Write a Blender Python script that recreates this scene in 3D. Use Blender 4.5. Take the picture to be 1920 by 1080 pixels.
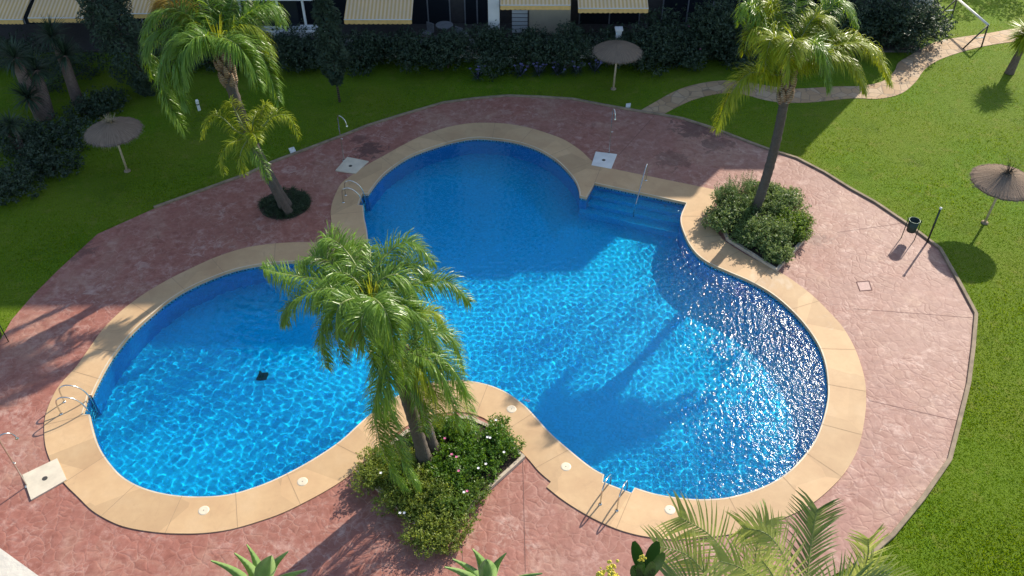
import bpy, bmesh, math, random
import numpy as np
from mathutils import Vector, Matrix
from mathutils.geometry import delaunay_2d_cdt

R = math.radians
sc = bpy.context.scene
for o in list(bpy.data.objects):
    bpy.data.objects.remove(o)

# ------------------------------------------------------------------ camera
H, FOC, PITCH = 21.5, 1665.0, R(42)
cd = bpy.data.cameras.new("camera")
cam = bpy.data.objects.new("camera", cd)
sc.collection.objects.link(cam)
cam.location = (0, 0, H)
cam.rotation_euler = (math.pi / 2 - PITCH, 0, 0)
cd.sensor_width = 36
cd.lens = FOC / 1920 * 36
cd.clip_start = 0.1
cd.clip_end = 2000
sc.camera = cam

# ------------------------------------------------------------------ light
SUN_AZ, SUN_EL = R(38), R(33)
world = bpy.data.worlds.new("World")
sc.world = world
world.use_nodes = True
wn = world.node_tree
sky = wn.nodes.new("ShaderNodeTexSky")
sky.sky_type = 'NISHITA'
sky.sun_disc = False
sky.sun_elevation = SUN_EL
sky.sun_rotation = SUN_AZ
wn.links.new(sky.outputs[0], wn.nodes["Background"].inputs[0])
wn.nodes["Background"].inputs[1].default_value = 0.125
sl = bpy.data.lights.new("sun", 'SUN')
sl.energy = 3.85
sl.angle = R(0.5)
sl.color = (1.0, 0.92, 0.77)
sl.cycles.is_caustics_light = True
sun = bpy.data.objects.new("sun", sl)
sc.collection.objects.link(sun)
sdir = Vector((math.sin(SUN_AZ) * math.cos(SUN_EL), math.cos(SUN_AZ) * math.cos(SUN_EL), math.sin(SUN_EL)))
sun.rotation_euler = sdir.to_track_quat('Z', 'Y').to_euler()
sun.location = (20, 20, 40)
sc.view_settings.view_transform = 'Standard'
sc.view_settings.look = 'None'
sc.view_settings.gamma = 1
sc.view_settings.use_curve_mapping = False
sc.view_settings.exposure = 0.8
sc.render.engine = 'CYCLES'
sc.cycles.sample_clamp_indirect = 12

# ------------------------------------------------------------------ helpers
CP, SP = math.cos(PITCH), math.sin(PITCH)


def at(px, py, z=0.0):
    """Point at height z seen at photograph position (px, py)."""
    u, v = (px - 960) / FOC, (py - 540) / FOC
    d = Vector((u, CP - v * SP, -SP - v * CP))
    t = (H - z) / -d.z
    return Vector((d.x * t, d.y * t, z))


def at_y(px, py, y):
    """Point at world depth y seen at photograph position (px, py)."""
    u, v = (px - 960) / FOC, (py - 540) / FOC
    d = Vector((u, CP - v * SP, -SP - v * CP))
    t = y / d.y
    return Vector((d.x * t, y, H + d.z * t))


class MB:
    def __init__(self):
        self.v, self.f, self.m = [], [], []
        self.smooth = False

    def add(self, vs, fs, mi=0):
        b = len(self.v)
        self.v += [tuple(p) for p in vs]
        for q in fs:
            self.f.append([i + b for i in q])
            self.m.append(mi)

    def box(self, lo, hi, mi=0, rot=0.0, c=None, bev=0.0):
        x0, y0, z0 = lo
        x1, y1, z1 = hi
        vs = [(x0, y0, z0), (x1, y0, z0), (x1, y1, z0), (x0, y1, z0), (x0, y0, z1), (x1, y0, z1), (x1, y1, z1), (x0, y1, z1)]
        if rot:
            c = c or ((x0 + x1) / 2, (y0 + y1) / 2)
            co, si = math.cos(rot), math.sin(rot)
            vs = [(c[0] + (x - c[0]) * co - (y - c[1]) * si, c[1] + (x - c[0]) * si + (y - c[1]) * co, z) for x, y, z in vs]
        self.add(vs, [(0, 3, 2, 1), (4, 5, 6, 7), (0, 1, 5, 4), (1, 2, 6, 5), (2, 3, 7, 6), (3, 0, 4, 7)], mi)

    def tube(self, path, rad, n=8, mi=0, cap=True):
        P = [Vector(p) for p in path]
        if not hasattr(rad, '__len__'):
            rad = [rad] * len(P)
        rings = []
        up = None
        for i, p in enumerate(P):
            t = (P[min(i + 1, len(P) - 1)] - P[max(i - 1, 0)]).normalized()
            if up is None:
                up = t.orthogonal().normalized()
            up = (up - t * up.dot(t)).normalized()
            s = t.cross(up)
            rings.append([p + (up * math.cos(a) + s * math.sin(a)) * rad[i] for a in [2 * math.pi * k / n for k in range(n)]])
        vs = [q for r in rings for q in r]
        fs = []
        for i in range(len(P) - 1):
            for k in range(n):
                k2 = (k + 1) % n
                fs.append((i * n + k, i * n + k2, (i + 1) * n + k2, (i + 1) * n + k))
        if cap:
            fs.append(tuple(range(n - 1, -1, -1)))
            fs.append(tuple((len(P) - 1) * n + k for k in range(n)))
        self.add(vs, fs, mi)

    def lathe(self, c, prof, n=32, mi=0, wob=None):
        vs, fs = [], []
        for j, (r, z) in enumerate(prof):
            for k in range(n):
                a = 2 * math.pi * k / n
                rr = r * (1 + (wob(j, k) if wob else 0))
                vs.append((c[0] + rr * math.cos(a), c[1] + rr * math.sin(a), c[2] + z))
        for j in range(len(prof) - 1):
            for k in range(n):
                k2 = (k + 1) % n
                fs.append((j * n + k, j * n + k2, (j + 1) * n + k2, (j + 1) * n + k))
        self.add(vs, fs, mi)

    def region(self, outer, holes, z, mi=0, pts=None):
        """Flat sheet inside outer and outside every hole."""
        loops = [outer] + holes
        vs, es = [], []
        for lp in loops:
            b = len(vs)
            vs += [Vector((p[0], p[1])) for p in lp]
            es += [(b + i, b + (i + 1) % len(lp)) for i in range(len(lp))]
        if pts is not None:
            vs += [Vector(p) for p in pts]
        ov, oe, of, *_ = delaunay_2d_cdt(vs, es, [], 0, 1e-5)
        ov = np.array([(p.x, p.y) for p in ov])
        tri = np.array([list(f) for f in of if len(f) == 3])
        cen = ov[tri].mean(1)
        keep = inside(cen, outer)
        for h in holes:
            keep &= ~inside(cen, h)
        fs = []
        for t in tri[keep]:
            a, b, c = ov[t]
            if (b[0] - a[0]) * (c[1] - a[1]) - (b[1] - a[1]) * (c[0] - a[0]) < 0:
                t = t[::-1]
            fs.append(tuple(int(i) for i in t))
        self.add([(p[0], p[1], z) for p in ov], fs, mi)

    def wall(self, loop, z0, z1, mi=0, flip=False, closed=True):
        n = len(loop)
        vs = [(p[0], p[1], z0) for p in loop] + [(p[0], p[1], z1) for p in loop]
        fs = []
        for i in range(n if closed else n - 1):
            j = (i + 1) % n
            q = (i, j, n + j, n + i)
            fs.append(q[::-1] if flip else q)
        self.add(vs, fs, mi)

    def build(self, name, mat, parent=None, smooth=None):
        off = Vector((0, 0, 0))
        p = parent
        while p is not None:
            off += p.location
            p = p.parent
        me = bpy.data.meshes.new(name)
        V = np.array(self.v, dtype=np.float64) - np.array(off)
        me.from_pydata(V.tolist(), [], self.f)
        mats = mat if isinstance(mat, (list, tuple)) else [mat]
        for m in mats:
            me.materials.append(m)
        if len(mats) > 1:
            me.polygons.foreach_set("material_index", self.m)
        if smooth if smooth is not None else self.smooth:
            me.polygons.foreach_set("use_smooth", [True] * len(self.f))
        me.update()
        ob = bpy.data.objects.new(name, me)
        sc.collection.objects.link(ob)
        ob.parent = parent
        return ob


def quads_object(name, Q, mat, parent=None, tint=None, smooth=False):
    """Q: (n,4,3) quads -> one mesh, with a per-face random value 'tint'."""
    off = Vector((0, 0, 0))
    p = parent
    while p is not None:
        off += p.location
        p = p.parent
    n = len(Q)
    V = (Q.reshape(-1, 3) - np.array(off)).astype(np.float32)
    me = bpy.data.meshes.new(name)
    me.vertices.add(4 * n)
    me.vertices.foreach_set("co", V.ravel())
    me.loops.add(4 * n)
    me.loops.foreach_set("vertex_index", np.arange(4 * n, dtype=np.int32))
    me.polygons.add(n)
    me.polygons.foreach_set("loop_start", np.arange(0, 4 * n, 4, dtype=np.int32))
    me.polygons.foreach_set("loop_total", np.full(n, 4, dtype=np.int32))
    if tint is None:
        tint = np.random.default_rng(n).random(n)
    a = me.attributes.new("tint", 'FLOAT', 'FACE')
    a.data.foreach_set("value", tint.astype(np.float32))
    me.materials.append(mat)
    me.update(calc_edges=True)
    me.validate()
    ob = bpy.data.objects.new(name, me)
    sc.collection.objects.link(ob)
    ob.parent = parent
    return ob


def inside(P, poly):
    P = np.asarray(P, dtype=float)
    A = np.array([(p[0], p[1]) for p in poly])
    x, y = P[:, 0], P[:, 1]
    c = np.zeros(len(P), bool)
    j = len(A) - 1
    for i in range(len(A)):
        xi, yi = A[i]
        xj, yj = A[j]
        if yi != yj:
            c ^= ((yi > y) != (yj > y)) & (x < (xj - xi) * (y - yi) / (yj - yi) + xi)
        j = i
    return c


def spline(pts, n=5):
    P = [Vector(p) for p in pts]
    out = []
    for i in range(len(P) - 1):
        p0, p1, p2, p3 = P[max(i - 1, 0)], P[i], P[i + 1], P[min(i + 2, len(P) - 1)]
        for k in range(n):
            t = k / n
            out.append(0.5 * ((2 * p1) + (p2 - p0) * t + (2 * p0 - 5 * p1 + 4 * p2 - p3) * t * t + (3 * p1 - p0 - 3 * p2 + p3) * t ** 3))
    out.append(P[-1])
    return out


def outline(pieces, z, n=5):
    """Pieces of photo points; a list of more than two points is a smooth curve, corners stay sharp between pieces."""
    out = []
    for pc in pieces:
        w = [at(x, y, z) for x, y in pc]
        out += spline(w, n) if len(w) > 2 else w
    res = []
    for p in out:
        if not res or (p - res[-1]).length > 1e-3:
            res.append(p)
    if (res[0] - res[-1]).length < 1e-3:
        res.pop()
    return res


def tag(o, label, cat, group=None, kind=None):
    o["label"] = label
    o["category"] = cat
    if group:
        o["group"] = group
    if kind:
        o["kind"] = kind
    return o


def thing(name, loc, label, cat, group=None):
    o = bpy.data.objects.new(name, None)
    sc.collection.objects.link(o)
    o.location = loc
    o.empty_display_size = 0.2
    return tag(o, label, cat, group)


def structure(o):
    o["kind"] = "structure"
    return o


# ------------------------------------------------------------------ materials
class Mat:
    def __init__(self, name):
        self.m = bpy.data.materials.new(name)
        self.m.use_nodes = True
        self.nt = self.m.node_tree
        self.bsdf = self.nt.nodes["Principled BSDF"]
        self.out = self.nt.nodes["Material Output"]
        tc = self.nt.nodes.new("ShaderNodeNewGeometry")
        self.pos = tc.outputs["Position"]

    def n(self, t, **kw):
        nd = self.nt.nodes.new(t)
        for k, v in kw.items():
            if k.startswith("i_"):
                key = k[2:].replace("_", " ")
                nd.inputs[int(key) if key.isdigit() else key].default_value = v
            else:
                setattr(nd, k, v)
        return nd

    def l(self, a, b):
        self.nt.links.new(a, b)

    def noise(self, scale, detail=4, rough=0.55, vec=None, dist=0.0):
        nd = self.n("ShaderNodeTexNoise", i_Scale=scale, i_Detail=detail, i_Roughness=rough, i_Distortion=dist)
        self.l(vec or self.pos, nd.inputs["Vector"])
        return nd.outputs["Fac"]

    def ramp(self, fac, stops, interp='LINEAR'):
        nd = self.n("ShaderNodeValToRGB")
        cr = nd.color_ramp
        cr.interpolation = interp
        while len(cr.elements) < len(stops):
            cr.elements.new(0.5)
        for e, (p, c) in zip(cr.elements, stops):
            e.position = p
            e.color = (*c, 1) if len(c) == 3 else c
        self.l(fac, nd.inputs[0])
        return nd.outputs[0]

    def fr(self, fac, a, b, lo=0.0, hi=1.0):
        nd = self.n("ShaderNodeMapRange", clamp=True)
        for i, v in enumerate((a, b, lo, hi)):
            nd.inputs[1 + i].default_value = v
        self.l(fac, nd.inputs[0])
        return nd.outputs[0]

    def mix(self, fac, a, b, mode='MIX'):
        nd = self.n("ShaderNodeMix", data_type='RGBA', blend_type=mode)
        for s, v in ((0, fac), (6, a), (7, b)):
            if isinstance(v, (int, float)):
                nd.inputs[s].default_value = v
            elif isinstance(v, tuple):
                nd.inputs[s].default_value = (*v, 1)
            else:
                self.l(v, nd.inputs[s])
        return nd.outputs[2]

    def math(self, op, a, b=0.0):
        nd = self.n("ShaderNodeMath", operation=op)
        for i, v in ((0, a), (1, b)):
            if isinstance(v, (int, float)):
                nd.inputs[i].default_value = v
            else:
                self.l(v, nd.inputs[i])
        return nd.outputs[0]

    def bump(self, h, strength=0.5, dist=0.02):
        nd = self.n("ShaderNodeBump", i_Strength=strength, i_Distance=dist)
        self.l(h, nd.inputs["Height"])
        self.l(nd.outputs[0], self.bsdf.inputs["Normal"])

    def color(self, c):
        if isinstance(c, tuple):
            self.bsdf.inputs["Base Color"].default_value = (*c, 1)
        else:
            self.l(c, self.bsdf.inputs["Base Color"])

    def set(self, **kw):
        for k, v in kw.items():
            self.bsdf.inputs[k.replace("_", " ")].default_value = v
        return self


def simple(name, c, rough=0.6, metal=0.0, var=0.15, scale=6.0, bump=0.15):
    m = Mat(name)
    f = m.noise(scale, 5)
    lo = tuple(x * (1 - var) for x in c)
    hi = tuple(min(1, x * (1 + var)) for x in c)
    m.color(m.ramp(f, [(0.3, lo), (0.7, hi)]))
    m.set(Roughness=rough, Metallic=metal)
    if bump:
        m.bump(m.noise(scale * 8, 3), bump, 0.005)
    return m.m


def leaf_mat(name, dark, light, tips=None, trans=0.4, rough=0.4, attr=True, spec=0.4):
    """Leaves: each leaf has its own tint; light passes through the blade."""
    m = Mat(name)
    if attr:
        t = m.n("ShaderNodeAttribute", attribute_name="tint").outputs["Fac"]
    else:
        t = m.n("ShaderNodeObjectInfo").outputs["Random"]
    mid = tuple((a + b) / 2 for a, b in zip(dark, light))
    stops = [(0.0, dark), (0.5, mid), (0.9, light)]
    if tips:
        stops.append((1.0, tips))
    c = m.ramp(t, stops)
    c = m.mix(m.fr(m.noise(1.3, 3), 0.35, 0.65, 0, 0.45), c, m.mix(0.5, c, light))
    m.color(c)
    m.set(Roughness=rough)
    m.bsdf.inputs["Specular IOR Level"].default_value = spec
    tr = m.n("ShaderNodeBsdfTranslucent")
    hs = m.n("ShaderNodeHueSaturation", i_Hue=0.475, i_Saturation=1.1, i_Value=1.5)
    m.l(c, hs.inputs["Color"])
    m.l(hs.outputs[0], tr.inputs[0])
    mx = m.n("ShaderNodeMixShader")
    mx.inputs[0].default_value = trans
    m.l(m.bsdf.outputs[0], mx.inputs[1])
    m.l(tr.outputs[0], mx.inputs[2])
    m.l(mx.outputs[0], m.out.inputs[0])
    return m.m


def lawn_mat():
    m = Mat("lawn grass")
    big = m.noise(0.22, 4, 0.6)
    mid = m.noise(1.6, 5, 0.65)
    st = m.n("ShaderNodeMapping")
    st.inputs["Scale"].default_value = (26, 9, 20)
    st.inputs["Rotation"].default_value = (0, 0, 0.5)
    m.l(m.pos, st.inputs[0])
    fine = m.noise(1.0, 6, 0.75, st.outputs[0])
    c = m.ramp(fine, [(0.25, (0.048, 0.102, 0.005)), (0.5, (0.102, 0.188, 0.007)), (0.75, (0.165, 0.262, 0.012))])
    c = m.mix(m.fr(big, 0.35, 0.7, 0, 0.6), c, (0.17, 0.195, 0.020))
    c = m.mix(m.fr(mid, 0.55, 0.75, 0, 0.6), c, (0.24, 0.215, 0.05))
    c = m.mix(m.fr(m.noise(0.6, 6, 0.7, dist=0.8), 0.55, 0.72, 0, 0.55), c, (0.055, 0.105, 0.010))
    m.color(c)
    m.set(Roughness=0.85)
    m.bsdf.inputs["Specular IOR Level"].default_value = 0.15
    m.bump(fine, 0.9, 0.06)
    return m.m


DECK_STAINS = [(692, 282, 0.75, 0.75), (672, 262, 0.5, 0.5), (1300, 240, 1.1, 0.7), (1262, 300, 0.9, 0.45), (1345, 270, 0.9, 0.55), (140, 470, 0.9, 0.5), (1530, 450, 0.6, 0.35), (470, 870, 0.7, 0.15)]


def deck_mat():
    m = Mat("stamped red concrete")
    dn = m.n("ShaderNodeTexNoise", i_Scale=1.7, i_Detail=3.0)
    m.l(m.pos, dn.inputs["Vector"])
    ad = m.n("ShaderNodeMixRGB", blend_type='LINEAR_LIGHT')
    ad.inputs[0].default_value = 0.24
    m.l(m.pos, ad.inputs[1])
    m.l(dn.outputs["Color"], ad.inputs[2])
    vec = ad.outputs[0]
    v = m.n("ShaderNodeTexVoronoi", feature='DISTANCE_TO_EDGE', i_Scale=3.1)
    m.l(vec, v.inputs["Vector"])
    edge = v.outputs["Distance"]
    v2 = m.n("ShaderNodeTexVoronoi", feature='F1', i_Scale=3.1)
    m.l(vec, v2.inputs["Vector"])
    cell = v2.outputs["Color"]
    sep = m.n("ShaderNodeSeparateXYZ")
    m.l(m.pos, sep.inputs[0])
    # sun glare painted into the colour: paler towards the right
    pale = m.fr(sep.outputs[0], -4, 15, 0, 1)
    n1 = m.noise(0.45, 5, 0.6)
    n2 = m.noise(3.5, 6, 0.7)
    n3 = m.noise(1.1, 5, 0.65, dist=0.6)
    red = m.ramp(n2, [(0.3, (0.225, 0.078, 0.055)), (0.55, (0.315, 0.122, 0.090)), (0.8, (0.40, 0.19, 0.145))])
    pink = m.ramp(n2, [(0.3, (0.245, 0.120, 0.092)), (0.55, (0.30, 0.158, 0.122)), (0.8, (0.39, 0.235, 0.185))])
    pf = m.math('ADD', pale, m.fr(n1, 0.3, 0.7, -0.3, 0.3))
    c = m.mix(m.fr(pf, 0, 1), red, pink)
    bw = m.n("ShaderNodeSeparateColor")
    m.l(cell, bw.inputs[0])
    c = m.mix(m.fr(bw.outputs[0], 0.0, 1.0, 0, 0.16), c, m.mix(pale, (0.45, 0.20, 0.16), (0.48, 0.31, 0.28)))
    # worn crowns of the stones and lime bloom
    wear = m.math('MULTIPLY', m.fr(n3, 0.52, 0.70), m.fr(n2, 0.42, 0.62))
    c = m.mix(m.math('MULTIPLY', wear, 0.55), c, (0.60, 0.42, 0.36))
    bloom = m.math('MULTIPLY', m.fr(m.noise(2.1, 7, 0.75, dist=1.2), 0.53, 0.66), m.fr(m.noise(0.28, 3), 0.4, 0.6))
    c = m.mix(m.math('MULTIPLY', bloom, 0.6), c, (0.56, 0.40, 0.34))
    # joints: pale lime on the red side, dark dirt on the side painted paler
    jn = m.math('MULTIPLY', m.fr(edge, 0.0, 0.05, 1, 0), m.fr(m.noise(0.9, 5, 0.7), 0.42, 0.62))
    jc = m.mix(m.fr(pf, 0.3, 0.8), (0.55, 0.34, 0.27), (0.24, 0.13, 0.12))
    c = m.mix(m.math('MULTIPLY', jn, 0.45), c, jc)
    dust = m.math('MULTIPLY', m.fr(m.noise(0.38, 6, 0.65, dist=0.7), 0.5, 0.68), m.fr(n2, 0.3, 0.6, 0.4, 1))
    c = m.mix(m.math('MULTIPLY', dust, 0.5), c, (0.47, 0.31, 0.225))
    dirt = m.fr(m.noise(0.75, 6, 0.7, dist=1.0), 0.63, 0.72)
    c = m.mix(m.math('MULTIPLY', dirt, 0.5), c, (0.15, 0.075, 0.06))
    for (sx, sy, sr, sa) in DECK_STAINS:
        p = at(sx, sy, 0)
        dn_ = m.n("ShaderNodeVectorMath", operation='DISTANCE')
        dn_.inputs[1].default_value = (p.x, p.y, 0.03)
        m.l(m.pos, dn_.inputs[0])
        dd = m.math('ADD', m.math('DIVIDE', dn_.outputs["Value"], sr), m.fr(m.noise(2.3, 6, 0.75, dist=1.0), 0.3, 0.7, -0.75, 0.75))
        c = m.mix(m.fr(dd, 0.55, 0.85, sa, 0), c, (0.085, 0.045, 0.04))
    m.color(c)
    m.set(Roughness=0.62)
    m.bsdf.inputs["Specular IOR Level"].default_value = 0.35
    h = m.math('ADD', m.fr(edge, 0, 0.16), m.math('MULTIPLY', n2, 0.5))
    m.bump(m.math('MULTIPLY', h, m.fr(m.noise(0.5, 4), 0.35, 0.6, 0.35, 1)), 0.34, 0.02)
    return m.m


def coping_mat():
    m = Mat("sandstone coping")
    n1 = m.noise(0.7, 5, 0.6)
    n2 = m.noise(5.0, 6, 0.7)
    c = m.ramp(n1, [(0.3, (0.50, 0.312, 0.165)), (0.55, (0.565, 0.372, 0.20)), (0.75, (0.60, 0.415, 0.24))])
    c = m.mix(m.fr(n2, 0.35, 0.75, 0, 0.35), c, (0.43, 0.275, 0.15))
    c = m.mix(m.fr(m.noise(1.6, 7, 0.75, dist=1.5), 0.56, 0.74, 0, 0.4), c, (0.40, 0.245, 0.13))
    c = m.mix(m.fr(m.noise(0.33, 6, 0.6, dist=0.6), 0.63, 0.72, 0, 0.6), c, (0.68, 0.60, 0.48))
    vs_ = m.n("ShaderNodeTexVoronoi", feature='F1', i_Scale=0.55)
    m.l(m.pos, vs_.inputs["Vector"])
    bw = m.n("ShaderNodeSeparateColor")
    m.l(vs_.outputs["Color"], bw.inputs[0])
    hv = m.n("ShaderNodeHueSaturation", i_Hue=0.5, i_Saturation=1.0)
    m.l(m.fr(bw.outputs[0], 0, 1, 0.88, 1.1), hv.inputs["Value"])
    m.l(c, hv.inputs["Color"])
    c = hv.outputs[0]
    c = m.mix(m.fr(m.noise(0.9, 6, 0.7, dist=2.0), 0.6, 0.68, 0, 0.3), c, (0.36, 0.225, 0.125))
    m.color(c)
    m.set(Roughness=0.7)
    m.bump(n2, 0.15, 0.005)
    return m.m


def path_mat():
    m = Mat("flagstone path")
    v = m.n("ShaderNodeTexVoronoi", feature='DISTANCE_TO_EDGE', i_Scale=1.9)
    m.l(m.pos, v.inputs["Vector"])
    v2 = m.n("ShaderNodeTexVoronoi", feature='F1', i_Scale=1.9)
    m.l(m.pos, v2.inputs["Vector"])
    bw = m.n("ShaderNodeSeparateColor")
    m.l(v2.outputs["Color"], bw.inputs[0])
    c = m.ramp(bw.outputs[0], [(0.0, (0.36, 0.225, 0.12)), (0.5, (0.46, 0.305, 0.17)), (1.0, (0.47, 0.34, 0.22))])
    c = m.mix(m.fr(m.noise(4, 5), 0.4, 0.7, 0, 0.4), c, (0.30, 0.21, 0.14))
    c = m.mix(m.fr(v.outputs["Distance"], 0, 0.05, 0.75, 0), c, (0.17, 0.13, 0.09))
    m.color(c)
    m.set(Roughness=0.8)
    m.bump(m.fr(v.outputs["Distance"], 0, 0.08), 0.5, 0.02)
    return m.m


def tile_mat(name, lo, hi):
    m = Mat(name)
    v = m.n("ShaderNodeTexVoronoi", feature='F1', distance='CHEBYCHEV', i_Scale=18.0, i_Randomness=0.0)
    m.l(m.pos, v.inputs["Vector"])
    bw = m.n("ShaderNodeSeparateColor")
    m.l(v.outputs["Color"], bw.inputs[0])
    mid = tuple((a + b) / 2 for a, b in zip(lo, hi))
    c = m.ramp(bw.outputs[0], [(0, lo), (1, hi)])
    c = m.mix(m.fr(m.noise(0.9, 5), 0.35, 0.7, 0, 0.5), c, mid)
    m.color(c)
    m.set(Roughness=0.5)
    return m.m


def band_mat():
    """Greek key frieze along the waterline: u runs along the wall in metres, v up the band 0..1."""
    m = Mat("greek key tile")
    uv = m.n("ShaderNodeUVMap", uv_map="band")
    sp = m.n("ShaderNodeSeparateXYZ")
    m.l(uv.outputs[0], sp.inputs[0])
    u = m.math('FRACT', m.math('MULTIPLY', sp.outputs[0], 1 / 0.3))
    v = sp.outputs[1]

    def between(x, a, b):
        return m.math('MULTIPLY', m.math('GREATER_THAN', x, a), m.math('LESS_THAN', x, b))
    bars = [m.math('MULTIPLY', between(u, 0.0, 0.16), between(v, 0.15, 0.85)),
            m.math('MULTIPLY', between(u, 0.0, 0.78), between(v, 0.70, 0.85)),
            m.math('MULTIPLY', between(u, 0.62, 0.78), between(v, 0.35, 0.85)),
            m.math('MULTIPLY', between(u, 0.34, 0.78), between(v, 0.35, 0.5)),
            m.math('MULTIPLY', between(u, 0.0, 1.0), between(v, 0.05, 0.15))]
    s = bars[0]
    for b in bars[1:]:
        s = m.math('MAXIMUM', s, b)
    m.color(m.mix(s, (0.46, 0.50, 0.52), (0.010, 0.018, 0.06)))
    m.set(Roughness=0.25)
    return m.m


def water_mat():
    m = Mat("pool water")
    m.nt.nodes.remove(m.bsdf)
    g = m.n("ShaderNodeBsdfGlass", i_IOR=1.33, i_Roughness=0.0)
    g.inputs["Color"].default_value = (0.30, 0.95, 1, 1)
    gl = m.n("ShaderNodeBsdfAnisotropic", i_Roughness=0.11)
    fz = m.n("ShaderNodeFresnel", i_IOR=1.33)
    m.l(m.math("MULTIPLY", fz.outputs[0], 0.65), gl.inputs["Color"])
    # the breeze raises capillary ripples over the open right lobe; they sparkle but are too small to bend the light below
    sp = m.n("ShaderNodeSeparateXYZ")
    m.l(m.pos, sp.inputs[0])
    mp = m.n("ShaderNodeMapping")
    mp.inputs["Rotation"].default_value = (0, 0, 0.35)
    mp.inputs["Scale"].default_value = (1.25, 0.8, 1.0)
    m.l(m.pos, mp.inputs[0])
    rip = m.noise(6.8, 3.0, 0.55, mp.outputs[0])
    gust = m.math('MULTIPLY', m.fr(sp.outputs[0], 1.5, 8.0, 0.0, 1.0), m.fr(m.noise(0.7, 3), 0.3, 0.6, 0.55, 1.0))
    bp = m.n("ShaderNodeBump", i_Distance=0.047)
    m.l(gust, bp.inputs["Strength"])
    m.l(rip, bp.inputs["Height"])
    m.l(bp.outputs[0], gl.inputs["Normal"])
    ad = m.n("ShaderNodeAddShader")
    m.l(g.outputs[0], ad.inputs[0])
    m.l(gl.outputs[0], ad.inputs[1])
    m.l(ad.outputs[0], m.out.inputs[0])
    return m.m


def trunk_mat(name, dark, light, ring=9.0):
    m = Mat(name)
    w = m.n("ShaderNodeTexWave", wave_type='BANDS', bands_direction='Z', i_Scale=ring, i_Distortion=2.5, i_Detail=3.0)
    m.l(m.pos, w.inputs["Vector"])
    n1 = m.noise(7, 6, 0.7)
    c = m.mix(m.fr(m.math('ADD', m.math('MULTIPLY', w.outputs["Fac"], 0.5), m.math('MULTIPLY', n1, 0.7)), 0.3, 0.9), dark, light)
    m.color(c)
    m.set(Roughness=0.9)
    m.bump(m.math('ADD', w.outputs["Fac"], n1), 0.7, 0.03)
    return m.m


def thatch_mat(name, dark, light):
    m = Mat(name)
    tc = m.n("ShaderNodeTexCoord")
    sp = m.n("ShaderNodeSeparateXYZ")
    m.l(tc.outputs["Object"], sp.inputs[0])
    ang = m.math('ARCTAN2', sp.outputs[1], sp.outputs[0])
    cx = m.n("ShaderNodeCombineXYZ")
    m.l(m.math('MULTIPLY', ang, 22), cx.inputs[0])
    rad = m.math('POWER', m.math('ADD', m.math('MULTIPLY', sp.outputs[0], sp.outputs[0]), m.math('MULTIPLY', sp.outputs[1], sp.outputs[1])), 0.5)
    m.l(m.math('MULTIPLY', rad, 2.2), cx.inputs[1])
    n1 = m.noise(1.0, 5, 0.7, cx.outputs[0])
    c = m.ramp(n1, [(0.28, dark), (0.7, light)])
    m.color(c)
    m.set(Roughness=0.95)
    m.bsdf.inputs['Specular IOR Level'].default_value = 0.05
    m.bump(n1, 1.0, 0.04)
    return m.m


def awning_mat():
    m = Mat("striped awning cloth")
    sp = m.n("ShaderNodeSeparateXYZ")
    m.l(m.pos, sp.inputs[0])
    f = m.math('FRACT', m.math('MULTIPLY', sp.outputs[0], 1 / 0.19))
    st = m.math('LESS_THAN', m.math('ABSOLUTE', m.math('SUBTRACT', f, 0.5)), 0.24)
    c = m.mix(st, (0.86, 0.62, 0.38), (0.72, 0.44, 0.17))
    c = m.mix(m.fr(m.noise(1.4, 4), 0.35, 0.7, 0, 0.25), c, (0.5, 0.40, 0.30))
    m.color(c)
    m.set(Roughness=0.9)
    return m.m


def glass_dark():
    m = Mat("dark window glass")
    m.color((0.02, 0.024, 0.03))
    m.set(Roughness=0.08)
    return m.m


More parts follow.
